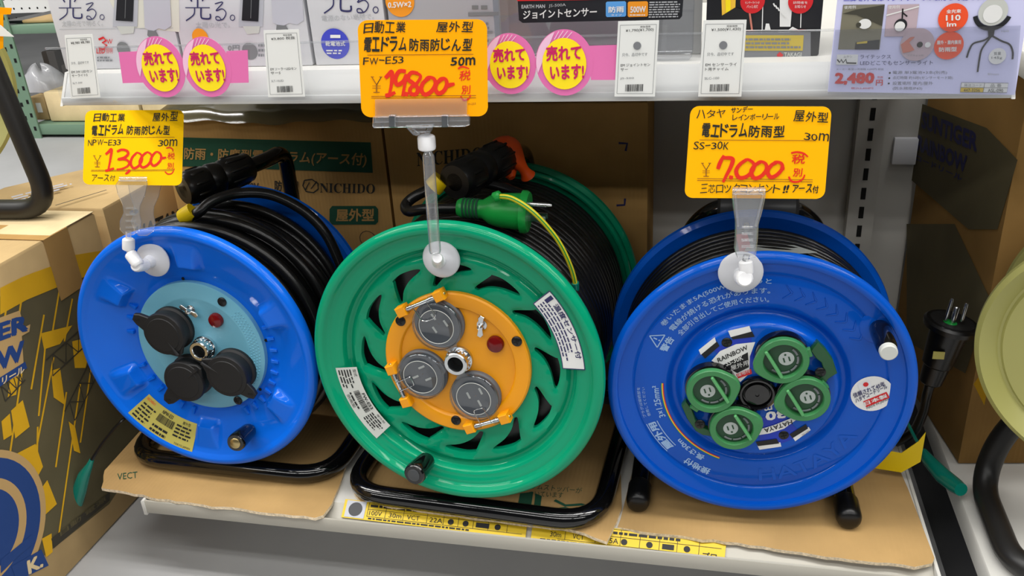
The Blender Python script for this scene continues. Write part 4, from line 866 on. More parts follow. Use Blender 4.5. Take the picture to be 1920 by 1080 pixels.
# -- left card
k1, pl, b, w_, h_ = card(.036, ((160, 207), (345, 206), (341, 348), (155, 346)), .006, 'card_yellow', 'yellow handwritten price card reading 13,000 above the bright blue reel', .95)
w = .0003; X = lambda zx: 140+zx/6.354; Y = lambda zy: 190+zy/6.354; Z = lambda *p: [(X(a), Y(c)) for a, c in p]
for (a, c) in (((210, 430), (1190, 427)), ((195, 820), (1180, 812)), ((195, 832), (1180, 826))): b.ribbon(pl.pp(Z(a, c)), .0004, w, 'ink_line')
zz = lambda a, c: (X(a), Y(c))
hand(b, pl, '日動工業', zz(215, 240), zz(600, 238), zz(217, 135), w, 'ink'); hand(b, pl, '屋外型', zz(920, 235), zz(1230, 232), zz(922, 125), w, 'ink')
hand(b, pl, '電エドラム', zz(195, 415), zz(580, 395), zz(197, 290), w, 'ink', .02); hand(b, pl, '防雨防じん型', zz(610, 400), zz(1135, 395), zz(612, 290), w, 'ink', .018)
hand(b, pl, 'NPW-E33', zz(155, 528), zz(550, 522), zz(157, 455), w, 'ink', .0); hand(b, pl, '30m', zz(985, 535), zz(1225, 535), zz(987, 455), w, 'ink', .0); hand(b, pl, 'アース付', zz(200, 950), zz(480, 950), zz(202, 875), w, 'ink', 0)
yen(b, pl, X(270), Y(720), .72)
R_ = 'ink_red'; wd = .0023
for s in ([(370, 632), (405, 600), (440, 572), (425, 690), (400, 820)], [(365, 826), (400, 820), (470, 796)], [(505, 600), (560, 575), (625, 590), (635, 630), (590, 670), (520, 690), (600, 690), (650, 725), (630, 770), (570, 800), (500, 812)], [(655, 812), (640, 840), (605, 865)],
          [(730, 620), (685, 670), (668, 740), (700, 795), (760, 770), (800, 700), (795, 640), (745, 610), (710, 640)], [(850, 610), (800, 660), (775, 730), (805, 785), (865, 765), (910, 700), (915, 640), (870, 605), (835, 625)], [(965, 605), (925, 650), (905, 715), (935, 765), (985, 745), (1030, 685), (1020, 625), (975, 600), (945, 630)], [(1015, 680), (1055, 675), (1090, 668)]): brush(b, pl, Z(*s), wd, w, R_)
for s in ([(1090, 560), (1130, 550), (1165, 570), (1170, 600)], [(1075, 835), (1110, 865), (1160, 855), (1188, 800)]): brush(b, pl, Z(*s), .0012, w, R_)
hand(b, pl, '税', zz(1095, 690), zz(1195, 685), zz(1097, 600), w, R_, .01); hand(b, pl, '別', zz(1095, 805), zz(1180, 800), zz(1097, 725), w, R_, .01)
b.build('handwriting', k1); pl1 = pl
# -- middle card
k2, pl, b, w_, h_ = card(.000, ((670, 38), (913, 36), (915, 218), (678, 220)), .008, 'card_orange', 'orange handwritten price card reading 19,800 on the tall clear stem', .5)
X = lambda zx: 480+zx/4; Y = lambda zy: zy/4
for (a, c) in (((835, 413), (1630, 407)), ((865, 722), (1650, 716)), ((865, 735), (1650, 733))): b.ribbon(pl.pp(Z(a, c)), .0005, w, 'ink_line')
hand(b, pl, '日動工業', zz(800, 250), zz(1125, 245), zz(800, 165), w, 'ink'); hand(b, pl, '屋外型', zz(1345, 240), zz(1630, 240), zz(1345, 155), w, 'ink')
hand(b, pl, '電エドラム', zz(800, 395), zz(1130, 380), zz(800, 285), w, 'ink', .02); hand(b, pl, '防雨防じん型', zz(1145, 385), zz(1620, 378), zz(1145, 290), w, 'ink', .02)
hand(b, pl, 'FW-E53', zz(800, 488), zz(1110, 475), zz(800, 430), w, 'ink', .0); hand(b, pl, '50m', zz(1455, 495), zz(1650, 490), zz(1455, 430), w, 'ink', .02)
yen(b, pl, X(905), Y(640), 1.0); wd = .0034
for s in ([(970, 585), (995, 560), (1020, 540), (1018, 620), (1000, 712)], [(970, 716), (1000, 712), (1045, 692)], [(1125, 535), (1075, 535), (1045, 590), (1060, 635), (1105, 610), (1130, 560), (1115, 640), (1100, 722)], [(1130, 690), (1125, 722)],
          [(1215, 550), (1165, 545), (1140, 590), (1180, 625), (1215, 665), (1200, 705), (1160, 700), (1160, 660), (1210, 620), (1235, 570), (1200, 545)], [(1300, 585), (1255, 620), (1240, 670), (1265, 708), (1310, 690), (1345, 635), (1335, 590), (1290, 580), (1265, 610)], [(1400, 590), (1360, 620), (1345, 665), (1370, 700), (1410, 680), (1432, 630), (1420, 592), (1385, 590), (1365, 615)], [(1420, 648), (1450, 638), (1490, 628)]): brush(b, pl, Z(*s), wd, w, R_)
for s in ([(1515, 515), (1550, 500), (1600, 515)], [(1535, 720), (1560, 752), (1595, 740), (1610, 712)]): brush(b, pl, Z(*s), .0014, w, R_)
hand(b, pl, '税', zz(1515, 605), zz(1612, 600), zz(1515, 530), w, R_, .01); hand(b, pl, '別', zz(1535, 710), zz(1610, 705), zz(1535, 645), w, R_, .01)
b.text('H-233', pl.px(878, 197), pl.px(892, 196), pl.px(878, 193), w, 'ink_line'); b.build('handwriting', k2); pl2 = pl
# -- right card
k3, pl, b, w_, h_ = card(.028, ((1295, 199), (1560, 200), (1546, 373), (1283, 371)), .007, 'card_amber', 'yellow-orange handwritten price card reading 7,000 above the deep blue reel', .3)
M_ = 5.683; X = lambda zx: 1280+zx/M_; Y = lambda zy: 190+zy/M_
for (a, c) in (((180, 410), (1420, 418)), ((155, 822), (1385, 835)), ((155, 842), (1385, 858))): b.ribbon(pl.pp(Z(a, c)), .0005, w, 'ink_line')
hand(b, pl, 'ハタヤ', zz(140, 182), zz(460, 172), zz(142, 90), w, 'ink', .0); hand(b, pl, 'サンデー', zz(510, 125), zz(750, 110), zz(512, 65), w, 'ink', .02); hand(b, pl, 'レインボーリール', zz(525, 205), zz(1030, 190), zz(527, 140), w, 'ink', .01)
hand(b, pl, '屋外型', zz(1170, 210), zz(1555, 220), zz(1172, 90), w, 'ink', .01); hand(b, pl, '電エドラム', zz(190, 385), zz(690, 380), zz(192, 240), w, 'ink', .02); hand(b, pl, '防雨型', zz(690, 385), zz(1090, 385), zz(692, 250), w, 'ink', .02)
hand(b, pl, '30m', zz(1285, 410), zz(1560, 425), zz(1287, 330), w, 'ink', .0); hand(b, pl, 'SS-30K', zz(110, 510), zz(490, 512), zz(112, 430), w, 'ink', .0)
hand(b, pl, '三芯ロックコンセント', zz(180, 975), zz(1040, 975), zz(182, 880), w, 'ink', .0); hand(b, pl, '!!', zz(1060, 975), zz(1120, 975), zz(1080, 885), w, 'ink', .02); hand(b, pl, 'アース付', zz(1160, 975), zz(1450, 975), zz(1162, 885), w, 'ink', .02)
yen(b, pl, X(250), Y(735), .85); wd = .0032
for s in ([(375, 720), (400, 650), (440, 575)], [(440, 600), (530, 610), (520, 680), (470, 780), (430, 860)], [(520, 790), (510, 830)], [(680, 620), (610, 670), (570, 740), (600, 810), (680, 800), (750, 730), (755, 660), (690, 618), (640, 650)], [(830, 645), (770, 680), (730, 745), (760, 815), (830, 800), (890, 730), (885, 665), (830, 640), (790, 660)], [(1000, 650), (945, 680), (905, 745), (935, 805), (1000, 785), (1060, 715), (1050, 660), (990, 645), (960, 670)], [(1040, 715), (1085, 715)]): brush(b, pl, Z(*s), wd, w, R_)
for s in ([(1155, 550), (1220, 540), (1290, 555), (1335, 590)], [(1130, 800), (1160, 850), (1230, 855), (1280, 825), (1300, 780)]): brush(b, pl, Z(*s), .0016, w, R_)
hand(b, pl, '税', zz(1150, 670), zz(1310, 665), zz(1152, 575), w, R_, .015); hand(b, pl, '別', zz(1165, 805), zz(1275, 800), zz(1167, 710), w, R_, .015)
b.build('handwriting', k3); pl3 = pl

def cup(R, px, r, parent, w0=-.007, hub=.5):
    c = R.px(*px, w0+.003); b = MB(inv(parent) @ R.Wm @ R.D)
    b.lathe([(r, w0), (r*1.0, w0+.0012), (r*.93, w0+.0030), (r*.6, w0+.0048), (r*.36, w0+.0062), (r*.33, w0+.010), (r*.26, w0+.0125), (.0004, w0+.013)], 'cup_milky', 40, c, cap1=True)
    o = b.build('suction_cup', parent); return (R.Wm @ R.D) @ V((c[0], c[1], w0+.012))
def barrel(mb, a, c, r, m='milky'):
    a, c = V(a), V(c); mb.tube([a, a.lerp(c, .08), a.lerp(c, .2), a.lerp(c, .8), a.lerp(c, .92), c], [r*.75, r*.95, r, r, r*.95, r*.75], m, 16)
# holder of the left card: bow clamp, three joints, suction cup
h1 = empty('card_clip', at(285, 488, 1, .05), 'clear bow shaped clip on a jointed white arm, stuck to the bright blue reel', 'card holder'); I = inv(h1)
def jaw(pl, pts, w0, w1, parent, xf0, slots=()):
    b = MB(xf0 @ pl.m); b.prism([pl.px(*p) for p in pts], w0, w1, 'glass', .0007)
    return b
bow = [(226, 333), (274, 333), (277, 344), (272, 366), (263, 386), (262, 400), (266, 415), (262, 432), (250, 440), (234, 440), (225, 430), (225, 414), (232, 398), (230, 384), (221, 364), (217, 346)]
b = jaw(pl1, bow, .003, .0052, h1, I)
for yy in (388, 400, 412, 424): b.prism([pl1.px(236, yy), pl1.px(256, yy), pl1.px(256, yy+3), pl1.px(236, yy+3)], .0052, .0066, 'glass')
b.tube([V(pl1.px(x, 335)).to_3d()+V((0, 0, .0045)) for x in (224, 250, 276)], .0026, 'glass', 10); b.build('front_jaw', h1)
pb = Plane(pl1.o-pl1.N*.012, pl1.U, pl1.V)
b = jaw(pb, [(x+26, y+2) for x, y in bow[:12]]+[(262+13, 430), (250, 428), (245, 415), (252, 398), (250, 384), (243, 364), (240, 346)], -.001, .0012, h1, I); b.build('rear_jaw', h1)
w1_ = lambda P, x, y, q=0: P.m @ V((*P.px(x, y), q))
b = MB(I); b.tube([w1_(pl1, 248, 398, .004), w1_(pl1, 254, 398, -.013)], .0028, 'glass', 10); b.build('hinge_pin', h1)
b = MB(I); tp_ = cup(L, (285, 488), .0205, h1, -.0085)
j = [at(241, 439, 1, .034), at(241, 470, 1, .030), at(246, 476, 1, .028), at(259, 500, 1, .020)]
barrel(b, at(241, 447, 1, .034), at(241, 469, 1, .032), .0066); b.tube([at(241, 434, 1, .035), at(241, 448, 1, .034)], .0030, 'glass', 8); b.tube([at(241, 468, 1, .032), at(243, 478, 1, .030)], .0024, 'milky', 8)
barrel(b, at(243, 474, 1, .030), at(261, 498, 1, .026), .0068); barrel(b, at(254, 499, 1, .024), tp_+V((-.002, 0, -.002)), .0068); b.build('jointed_arm', h1)
# holder of the middle card: long clamp bar, white joint, clear stem, suction cup
h2 = empty('card_stand', at(828, 487, 1, .01), 'tall clear plastic card stand with a wide clamp, stuck to the green reel', 'card holder'); I = inv(h2)
b = MB(I @ pl2.m); q = lambda *p: [pl2.px(*c) for c in p]
b.prism(q((702, 217), (881, 214), (882, 232), (874, 235), (704, 238), (701, 234)), .0012, .0075, 'glass', .0008)
b.prism(q((704, 186), (876, 184), (876, 216), (704, 218)), .0010, .0018, 'glass'); b.build('clamp_bar', h2)
b = MB(I @ pl2.m); b.prism(q((702, 219), (881, 216), (881, 228), (702, 231)), -.006, -.0015, 'glass', .0006)
for x0 in (732, 830): b.prism(q((x0, 214), (x0+12, 214), (x0+12, 236), (x0, 236)), -.0068, .0085, 'steel', .0006)
b.build('clamp_spring', h2)
b = MB(I @ pl2.m)
b.prism(q((762, 234), (814, 232), (812, 238), (766, 240)), .000, .006, 'glass', .0005)
for p in (((762, 236), (770, 235), (788, 250), (777, 252)), ((806, 234), (815, 234), (807, 251), (797, 250)), ((777, 246), (807, 245), (805, 252), (780, 253))): b.prism(q(*p), .0, .006, 'glass', .0005)
b.prism(q((776, 238), (801, 237), (798, 247), (784, 248)), .0022, .0036, 'glass'); b.build('clamp_foot', h2)
tp_ = cup(G, (826, 487), .0200, h2, -.0105); b = MB(I); A = at(799, 253, 1, -.003); B = at(801, 282, 1, -.004); barrel(b, A, B, .0082)
b.build('white_joint', h2); b = MB(I); barrel(b, at(820, 484, 1, -.0145), tp_+V((0, .001, -.001)), .0060); b.build('white_joint', h2)
b = MB(I); C_, D_ = at(803, 290, 1, -.005), at(816, 474, 1, -.016); b.tube([B, C_-V((0, 0, -.004)), C_, C_.lerp(D_, .02), C_.lerp(D_, .97), D_, D_+(D_-C_)*.02], [.0026, .0028, .0050, .0056, .0056, .0050, .0022], 'glass', 20); b.build('clear_stem', h2)
# holder of the right card
h3 = empty('card_clip', at(1390, 512, 1, .045), 'clear upright clip on a white suction cup, stuck to the deep blue reel', 'card holder'); I = inv(h3)
ft = [(1374, 349), (1434, 349), (1435, 366), (1430, 390), (1422, 418), (1421, 440), (1418, 470), (1416, 480), (1382, 480), (1378, 466), (1380, 440), (1380, 415), (1376, 390), (1373, 366)]
b = jaw(pl3, ft, .0030, .0055, h3, I)
for x0, x1 in ((1376, 1381), (1428, 1433)): b.prism(q2 := [pl3.px(x0, 360), pl3.px(x1, 360), pl3.px(1420 if x0 > 1400 else 1386, 420), pl3.px(1414 if x0 > 1400 else 1381, 420)], .0055, .0085, 'glass', .0005)
for yy in (420, 432, 444, 456): b.prism([pl3.px(1390, yy), pl3.px(1412, yy), pl3.px(1412, yy+4), pl3.px(1390, yy+4)], .0055, .0078, 'glass', .0004)
b.tube([V(pl3.px(x, 357)).to_3d()+V((0, 0, .0045)) for x in (1373, 1404, 1435)], .0030, 'glass', 10); b.build('front_jaw', h3)
p3b = Plane(pl3.o-pl3.N*.012, pl3.U, pl3.V); b = jaw(p3b, [(x-2, y-2) for x, y in ft], -.001, .0012, h3, I); b.build('rear_jaw', h3)
b = MB(I); b.tube([w1_(pl3, 1400, 430, .004), w1_(pl3, 1400, 430, -.013)], .0030, 'glass', 10); b.build('hinge_pin', h3)
tp_ = cup(H, (1389, 512), .0212, h3, -.0015); b = MB(I); A, B = at(1398, 489, 1, .027), at(1400, 514, 1, .026); barrel(b, A, B, .0066); b.tube([at(1400, 478, 1, .0275), A], .003, 'glass', 8); b.build('white_joint', h3); b = MB(I)
barrel(b, at(1397, 523, 1, .018), tp_+V((0, .001, 0)), .0082); b.build('white_joint', h3)
# ---------------- goods on the upper shelf ----------------
US = .624
gy = .088
gp = Plane((0, gy, 0), (1, 0, 0), (0, 0, 1)); t = lambda x, y: gp.px(x, y); T = lambda pts: [t(*p) for p in pts]
def pack(name, px0, px1, d, h, m, label, cat, y=gy):
    x0, x1 = at(px0, 100, 1, y).x, at(px1, 100, 1, y).x
    b = MB(); b.box((x0, y, US+.0004), (x1, y+d, US+h), m, .0012); return tag(b.build(name), label, cat), x0, x1
def mincho(b, s, x, y, k):
    """the brush-serif words for 'it shines' drawn stroke by stroke"""
    for pts, wd in (([(0, -46), (0, -8)], 4), ([(-24, -40), (-15, -24)], 4.5), ([(22, -42), (12, -25)], 3.5), ([(-32, -8), (32, -8)], 2.2), ([(-8, -8), (-10, 10), (-30, 26)], 3), ([(9, -8), (9, 14), (14, 20), (32, 20), (33, 8)], 4.2)):
        b.ribbon(smoothp([(x+a*k, y+c*k) for a, c in pts]), wd*k*.00056, .0006, 'ink_navy')
    for pts, wd in (([(45, -18), (66, -22), (48, 0), (64, -5), (74, 6), (66, 22), (50, 24), (48, 16), (56, 16), (62, 24)], 2.6), ([(91+6*math.cos(a), 18+7*math.sin(a)) for a in [i*.6283 for i in range(11)]], 2)):
        b.ribbon(smoothp([(x+a*k, y+c*k) for a, c in pts]), wd*k*.00056, .0006, 'ink_navy')
def smoothp(px): return [(p.x, p.y) for p in smooth_path([tuple(t(*q))+(0,) for q in px], 5)]
def solar(b, x0, x1, y1):
    b.poly(T([(x0-5, -30), (x1+8, -30), (x1+5, y1+4), (x0-10, y1+4)]), .0004, 'pack_grey'); b.poly(T([(x0, -30), (x1, -30), (x1-3, y1-6), (x0-4, y1-8)]), .0008, 'pack_dark'); b.ribbon(T([((x0+x1)/2, -20), ((x0+x1)/2-2, y1-12)]), .0006, .001, 'pack_mid')
    b.poly(T([(x0-2, y1+3), (x1, y1+3), (x1-2, y1+16), (x0+6, y1+18)]), .0006, 'label_silver')
def lampart(b, x, w, y1):
    b.poly(T([(x, -30), (x+w, -30), (x+w+4, y1-8), (x+w-8, y1), (x+w*.6, y1-3), (x+w*.35, y1+4), (x+4, y1-4)]), .0005, 'lamp_grey'); b.poly(T([(x+w*.2, y1), (x+w*.5, y1+2), (x+w*.6, y1+12), (x+w*.35, y1+18), (x+w*.18, y1+10)]), .0007, 'pack_mid')
p1, *_ = pack('light_box', 116, 337, .07, .20, 'pack_white', 'pale light box with solar panel picture at the left end of the upper shelf', 'box')
b = MB(gp.m); b.poly(T([(190, -30), (335, -30), (337, 60), (230, 50)]), .0002, 'pack_beige'); mincho(b, 0, 132, 20, .66); b.text('太陽の光で明るく。', t(117, 50), t(194, 49), t(116, 39), .0006, 'ink_pale')
b.ribbon(T([(112, 55), (325, 52)]), .0005, .0005, 'ink_pale'); solar(b, 222, 253, 46); lampart(b, 268, 50, 56)
b.ribbon(T([(186, 74), (195, 70), (200, 76), (193, 80), (201, 84), (196, 92), (186, 90)]), .0022, .0008, 'red_print'); b.text('W', t(201, 82), t(212, 82), t(201, 73), .0008, 'red_print'); b.text('LED', t(182, 100), t(198, 100), t(182, 90), .0008, 'red_print', .02); b.text('照明', t(200, 100), t(212, 100), t(200, 90), .0008, 'red_print')
b.poly(circ(t(232, 92), .0075, 20), .0006, 'pack_mid'); fine_print(b, gp, T([(183, 105), (215, 105), (215, 116), (183, 116)]), 2, 'ink_grey', .0008); b.build('box_print', p1)
p2, *_ = pack('light_box', 343, 583, .07, .20, 'pack_white', 'pale light box with solar panel picture, second from the left end of the upper shelf', 'box')
b = MB(gp.m); mincho(b, 0, 371, 20, .72); b.text('太陽の光で。', t(368, 52), t(432, 52), t(367, 41), .0006, 'ink_pale'); solar(b, 458, 488, 46); lampart(b, 508, 58, 46)
b.text('0円', t(428, 96), t(450, 96), t(428, 84), .0008, 'ink_grey', .02); b.poly(circ(t(469, 96), .0085, 20), .0006, 'pack_mid'); b.poly(circ(t(376, 70), .009, 20), .0005, 'orange_dot'); fine_print(b, gp, T([(485, 80), (498, 80), (498, 108), (485, 108)]), 3, 'ink_grey', .0008, words=2); b.build('box_print', p2)
p3, *_ = pack('light_box', 590, 728, .07, .20, 'pack_white', 'pale light box with blue dot and orange dot, third on the upper shelf', 'box')
b = MB(gp.m); mincho(b, 0, 632, 4, .80); b.text('電源のない場所で。', t(604, 40), t(702, 36), t(603, 29), .0006, 'ink_pale'); b.poly(circ(t(750, 2), .0145, 32), .0006, 'orange_dot'); b.poly(circ(t(629, 82), .0148, 32), .0006, 'blue_dot')
b.poly(T([(620, 65), (639, 65), (639, 71), (620, 71)]), .0009, 'label_white'); b.text('乾電池式', t(611, 86), t(648, 86), t(611, 77), .0009, 'label_white', .02); fine_print(b, gp, T([(612, 92), (648, 92), (646, 102), (614, 102)]), 2, 'label_white', .0009, words=3); b.build('box_print', p3)
# orange dot sits on the neighbouring pack edge in the photo: the third box is a little wider on top
p4, *_ = pack('blister_pack', 736, 930, .05, .19, 'pack_grey', 'grey clear-fronted blister pack behind the orange 19,800 card', 'blister pack')
b = MB(gp.m); b.text('0.5W×2', t(728, 15), t(772, 13), t(728, 4), .0012, 'label_white', .03)
for x0 in (885, 902): b.poly(T([(x0, 10), (x0+12, 10), (x0+12, 17), (x0, 17)]), .0005, 'pack_mid')
b.poly(T([(878, 23), (935, 22), (935, 29), (878, 30)]), .0005, 'ink_grey'); fine_print(b, gp, T([(880, 40), (930, 40), (930, 80), (880, 80)]), 5, 'ink_grey', .0005); b.build('box_print', p4)
y5 = .098; g5 = Plane((0, y5-.0004, 0), (1, 0, 0), (0, 0, 1)); t = lambda x, y: g5.px(x, y)
p5, *_ = pack('blister_pack', 938, 1314, .004, .20, 'pack_light', 'wide blister pack with a black header lettered in white, middle of the upper shelf', 'blister pack', y5+.012)
b = MB(Matrix()); b.box((at(950, 60, 1, y5).x, y5-.022, US+.001), (at(1300, 60, 1, y5).x, y5+.0115, US+.185), 'blister', .004); b.build('clear_shell', p5)
y5 -= .0225; g5 = Plane((0, y5-.0006, 0), (1, 0, 0), (0, 0, 1)); b = MB(g5.m); T5 = lambda pts: [g5.px(*p) for p in pts]
b.poly(T5([(968, -40), (1284, -40), (1279, 30), (1274, 36), (980, 43), (973, 38)]), 0, 'pack_dark'); b.poly(T5([(968, -4), (1100, -6), (1160, -8), (1282, -12), (1282, -6), (1160, -2), (1100, 0), (970, 2)]), .0003, 'red_print')
b.text('EARTH MAN', t(978, 16), t(1022, 15), t(978, 9), .0004, 'ink_pale', .03); b.text('JS-500A', t(1029, 15), t(1061, 13), t(1029, 8), .0004, 'ink_pale'); b.text('ジョイントセンサー', t(981, 36), t(1119, 30), t(981, 20), .0004, 'label_white', .02)
for x0, m, a, c in ((1136, 'sky_badge', '防雨', 'タイプ'), (1177, 'orange_dot', '500W', '')):
    b.poly([V(g5.px(x0, 32)).lerp(V(g5.px(x0+38, 31)), u).lerp(V(g5.px(x0, 3)).lerp(V(g5.px(x0+38, 2)), u), v) for u, v in ((0, .08), (.06, 0), (.94, 0), (1, .08), (1, .92), (.94, 1), (.06, 1), (0, .92))], .0003, m)
    b.text(a, t(x0+5, 24), t(x0+34, 23), t(x0+5, 12), .0006, 'label_white', .03)
    if c: b.text(c, t(x0+10, 30), t(x0+30, 30), t(x0+10, 26), .0006, 'label_white')
    else: fine_print(b, g5, T5([(x0+4, 26), (x0+34, 26), (x0+34, 30), (x0+4, 30)]), 1, 'label_white', .0006)
fine_print(b, g5, T5([(1218, 2), (1276, 1), (1274, 33), (1216, 34)]), 7, 'ink_pale', .0005, words=8, ragged=.1); b.build('header_card', p5)
y6 = .092; g6 = Plane((0, y6-.0004, 0), (1, 0, 0), (0, 0, 1)); t = lambda x, y: g6.px(x, y); T6 = lambda pts: [g6.px(*p) for p in pts]
p6, *_ = pack('light_box', 1322, 1535, .06, .20, 'pack_dark', 'black sensor light box with night doorway picture beside the lavender leaflet', 'box', y6)
b = MB(g6.m); b.poly(T6([(1324, 60), (1520, 60), (1520, 124), (1324, 124)]), .0001, 'ink_grey'); b.poly(T6([(1352, -20), (1380, -20), (1378, 36), (1354, 36)]), .0002, 'warm_print'); b.poly(T6([(1360, -20), (1370, -20), (1370, 32), (1361, 32)]), .0004, 'yellow'); b.poly(T6([(1352, 30), (1378, 14), (1404, 20), (1412, 40), (1404, 54), (1354, 54)]), .0005, 'ink_black')
b.poly(T6([(1462, -20), (1488, -20), (1482, 50), (1462, 50)]), .0002, 'label_white'); b.ribbon(T6([(1431, -20), (1429, 56)]), .0008, .0003, 'label_white'); b.ribbon(T6([(1503, -10), (1501, 52)]), .0008, .0003, 'label_white'); b.poly(T6([(1434, 56), (1436, 44), (1442, 44), (1445, 56)]), .0003, 'label_white'); b.poly(T6([(1478, 56), (1486, 50), (1498, 56)]), .0003, 'label_white'); b.ribbon(T6([(1405, 20), (1410, 56)]), .0016, .0006, 'skin_print'); b.ribbon(T6([(1322, 57), (1540, 56)]), .0008, .0006, 'label_white')
for x0, a, c in ((1411, 'センサーライトが', 'パッと点灯'), (1501, '訪問者を', 'お知らせ')): b.poly(circ(t(x0, 2), .0105, 28), .0006, 'red_print'); b.text(a, t(x0-14, 7), t(x0+13, 7), t(x0-14, 2), .0009, 'label_white'); b.text(c, t(x0-11, 15), t(x0+10, 15), t(x0-11, 9), .0009, 'label_white')
for k in range(6): b.ribbon(T6([(1450+k*4, 6+k*4), (1453+k*4, 12+k*4)]), .0012, .0006, 'label_white')
b.poly(T6([(1396, 66), (1507, 66), (1505, 95), (1396, 95)]), .0003, 'gold'); fine_print(b, g6, T6([(1398, 70), (1503, 70), (1503, 92), (1398, 92)]), 3, 'ink_grey', .0006, words=14)
b.poly(T6([(1456, 103), (1462, 97), (1469, 103), (1466, 106), (1458, 106)]), .0004, 'red_print'); b.text('TAKAGI', t(1470, 106), t(1503, 106), t(1470, 98), .0004, 'label_silver', .03); b.build('box_print', p6)
# ---------------- tags, stickers and the leaflet in the clear fence ----------------
def slip(y, quad, m, label, name, cat, group=None, th=.0004):
    P = [at(*c, 1, y) for c in quad]; pl = Plane((P[3]+P[2])/2, (P[1]-P[0])+(P[2]-P[3]), (P[0]-P[3])+(P[1]-P[2])); b = MB(pl.m); b.prism([pl.px(*c) for c in quad], -th, 0, m)
    o = tag(b.build(name), label, cat, group); return o, pl, MB(pl.m)
def ptag(quad, label, price, l1, l2, code, stock=True):
    o, pl, b = slip(.0398, quad, 'paper', label, 'price_tag', 'price tag', 'white price tags in the clear fence')
    c = [V(pl.px(*q)) for q in quad]; f = lambda u, v: c[3].lerp(c[2], u).lerp(c[0].lerp(c[1], u), v); w = .0003
    fr = [f(.06, .04), f(.94, .04), f(.94, .95), f(.06, .95)]
    for i in range(4): b.ribbon([fr[i], fr[(i+1) % 4]], .0003, w, 'ink_grey')
    b.text(price, f(.2, .85), f(.88, .86), f(.2, .895), w, 'ink_black'); b.text('税抜価格', f(.55, .91), f(.8, .912), f(.55, .935), w, 'ink_black')
    if stock: b.text('只今、品切中です', f(.14, .54), f(.76, .545), f(.14, .585), w, 'ink_grey')
    b.text(l1, f(.12, .405), f(.84, .41), f(.12, .445), w, 'ink_black'); b.text(l2, f(.12, .345), f(.12+.09*len(l2), .35), f(.12, .385), w, 'ink_black')
    b.text(code, f(.12, .23), f(.46, .235), f(.12, .26), w, 'ink_grey'); barcode(b, [f(.26, .165), f(.70, .17), f(.70, .075), f(.26, .07)], w, 'ink_black'); return o, b, f
for a in (([(121, 66), (173, 64), (188, 182), (133, 185)], 'white price tag at the left end of the upper shelf', '¥8,980 ¥8,780', 'EM 3W LEDセン', 'サーライトS', 'SLT-3W', True), ([(494, 57), (560, 55), (572, 181), (503, 182)], 'white price tag reading 3,800 under the second solar light box', '¥3,800 税抜', 'EM ソーラーLEDセン', 'サーS', 'SLT-10LED', False), ([(1159, 40), (1236, 38), (1228, 181), (1152, 181)], 'white price tag reading 1,790 with a dark hole, beside the pink stickers', '¥1,790(¥1,700)', 'EM ジョイントセン', 'サー', 'JS-500', True), ([(1319, 38), (1400, 37), (1390, 181), (1309, 181)], 'white price tag reading 1,500 with a dark hole, under the black sensor light box', '¥1,500(¥1,430)', 'EM センサーライ', 'ト用チャイム', 'SLC-100', True)):
    o, b, f = ptag(*a)
    if 'hole' in a[1]: b.poly(circ(f(.5, .68), .0034, 20), .0004, 'ink_grey')
    b.build('print', o)
def pop(cx, cy, r, tabq, label, y):
    o = at(cx, cy, 1, y); pl = Plane(o, (1, 0, 0), (0, .03, 1)); c = V((0, 0)); R = (V(pl.px(cx+r, cy))-V(pl.px(cx-r, cy))).length/2; b = MB(pl.m)
    out = circ(c, R, 48, R*1.12); b.prism(out, -.0004, 0, 'pink'); b.prism([pl.px(*q) for q in tabq], -.0005, -.0001, 'pink'); o = tag(b.build('pop_sticker'), label, 'promotional sticker', 'pink stickers in the clear fence')
    b = MB(pl.m); b.poly([c+V((math.cos(a), 1.12*math.sin(a)))*R*.98 for a in [math.radians(d) for d in range(108, 200, 6)]], .0003, 'pale_pink')
    for k in range(4):
        a = math.radians(72+k*9); p = V((math.cos(a), math.sin(a)*1.12))*R*.96; b.ribbon([p, p*.8+V((-R*.2, -R*.06))], R*.03, .0003, 'pale_pink')
    b.poly(circ(c+V((0, -R*.03)), R*.765, 40, R*.87), .0005, 'yellow')
    for s, y0 in (('売れて', .06), ('います!', -.58)): b.text(s, c+V((-R*.62 if y0 > 0 else -R*.5, R*y0)), c+V((R*.60 if y0 > 0 else R*.68, R*(y0+.03))), c+V((-R*.62 if y0 > 0 else -R*.5, R*(y0+.52))), .0008, 'magenta', .035)
    b.build('print', o)
pop(301, 126, 45, [(222, 98), (262, 96), (268, 155), (230, 156)], 'pink round sticker with a tab on its left, left pair on the upper shelf', .0420)
pop(388, 126, 45, [(424, 96), (464, 94), (466, 155), (430, 156)], 'pink round sticker with a tab on its right, left pair on the upper shelf', .0412)
pop(956, 120, 49, [(890, 88), (925, 86), (928, 150), (890, 152)], 'pink round sticker beside the orange 19,800 card, left of its pair', .0420)
pop(1058, 118, 54, [(1105, 86), (1168, 84), (1166, 150), (1108, 150)], 'pink round sticker next to the 1,790 price tag, right of its pair', .0412)
o, pl, b = slip(.0370, [(1576, -60), (1940, -60), (1903, 178), (1552, 172)], 'lav', 'lavender product leaflet with red dots hung at the right end of the upper shelf', 'leaflet', 'leaflet')
X = lambda zx: 1540+zx/5.0526; Y = lambda zy: zy/5.0526; zz = lambda a, c: pl.px(X(a), Y(c)); Q = lambda *p: [zz(*c) for c in p]; w = .0003
b.text('三脚を外せばマグネットでの取付も可能です!', zz(210, 12), zz(1540, 2), zz(212, -40), w, 'blue_dot', .01)
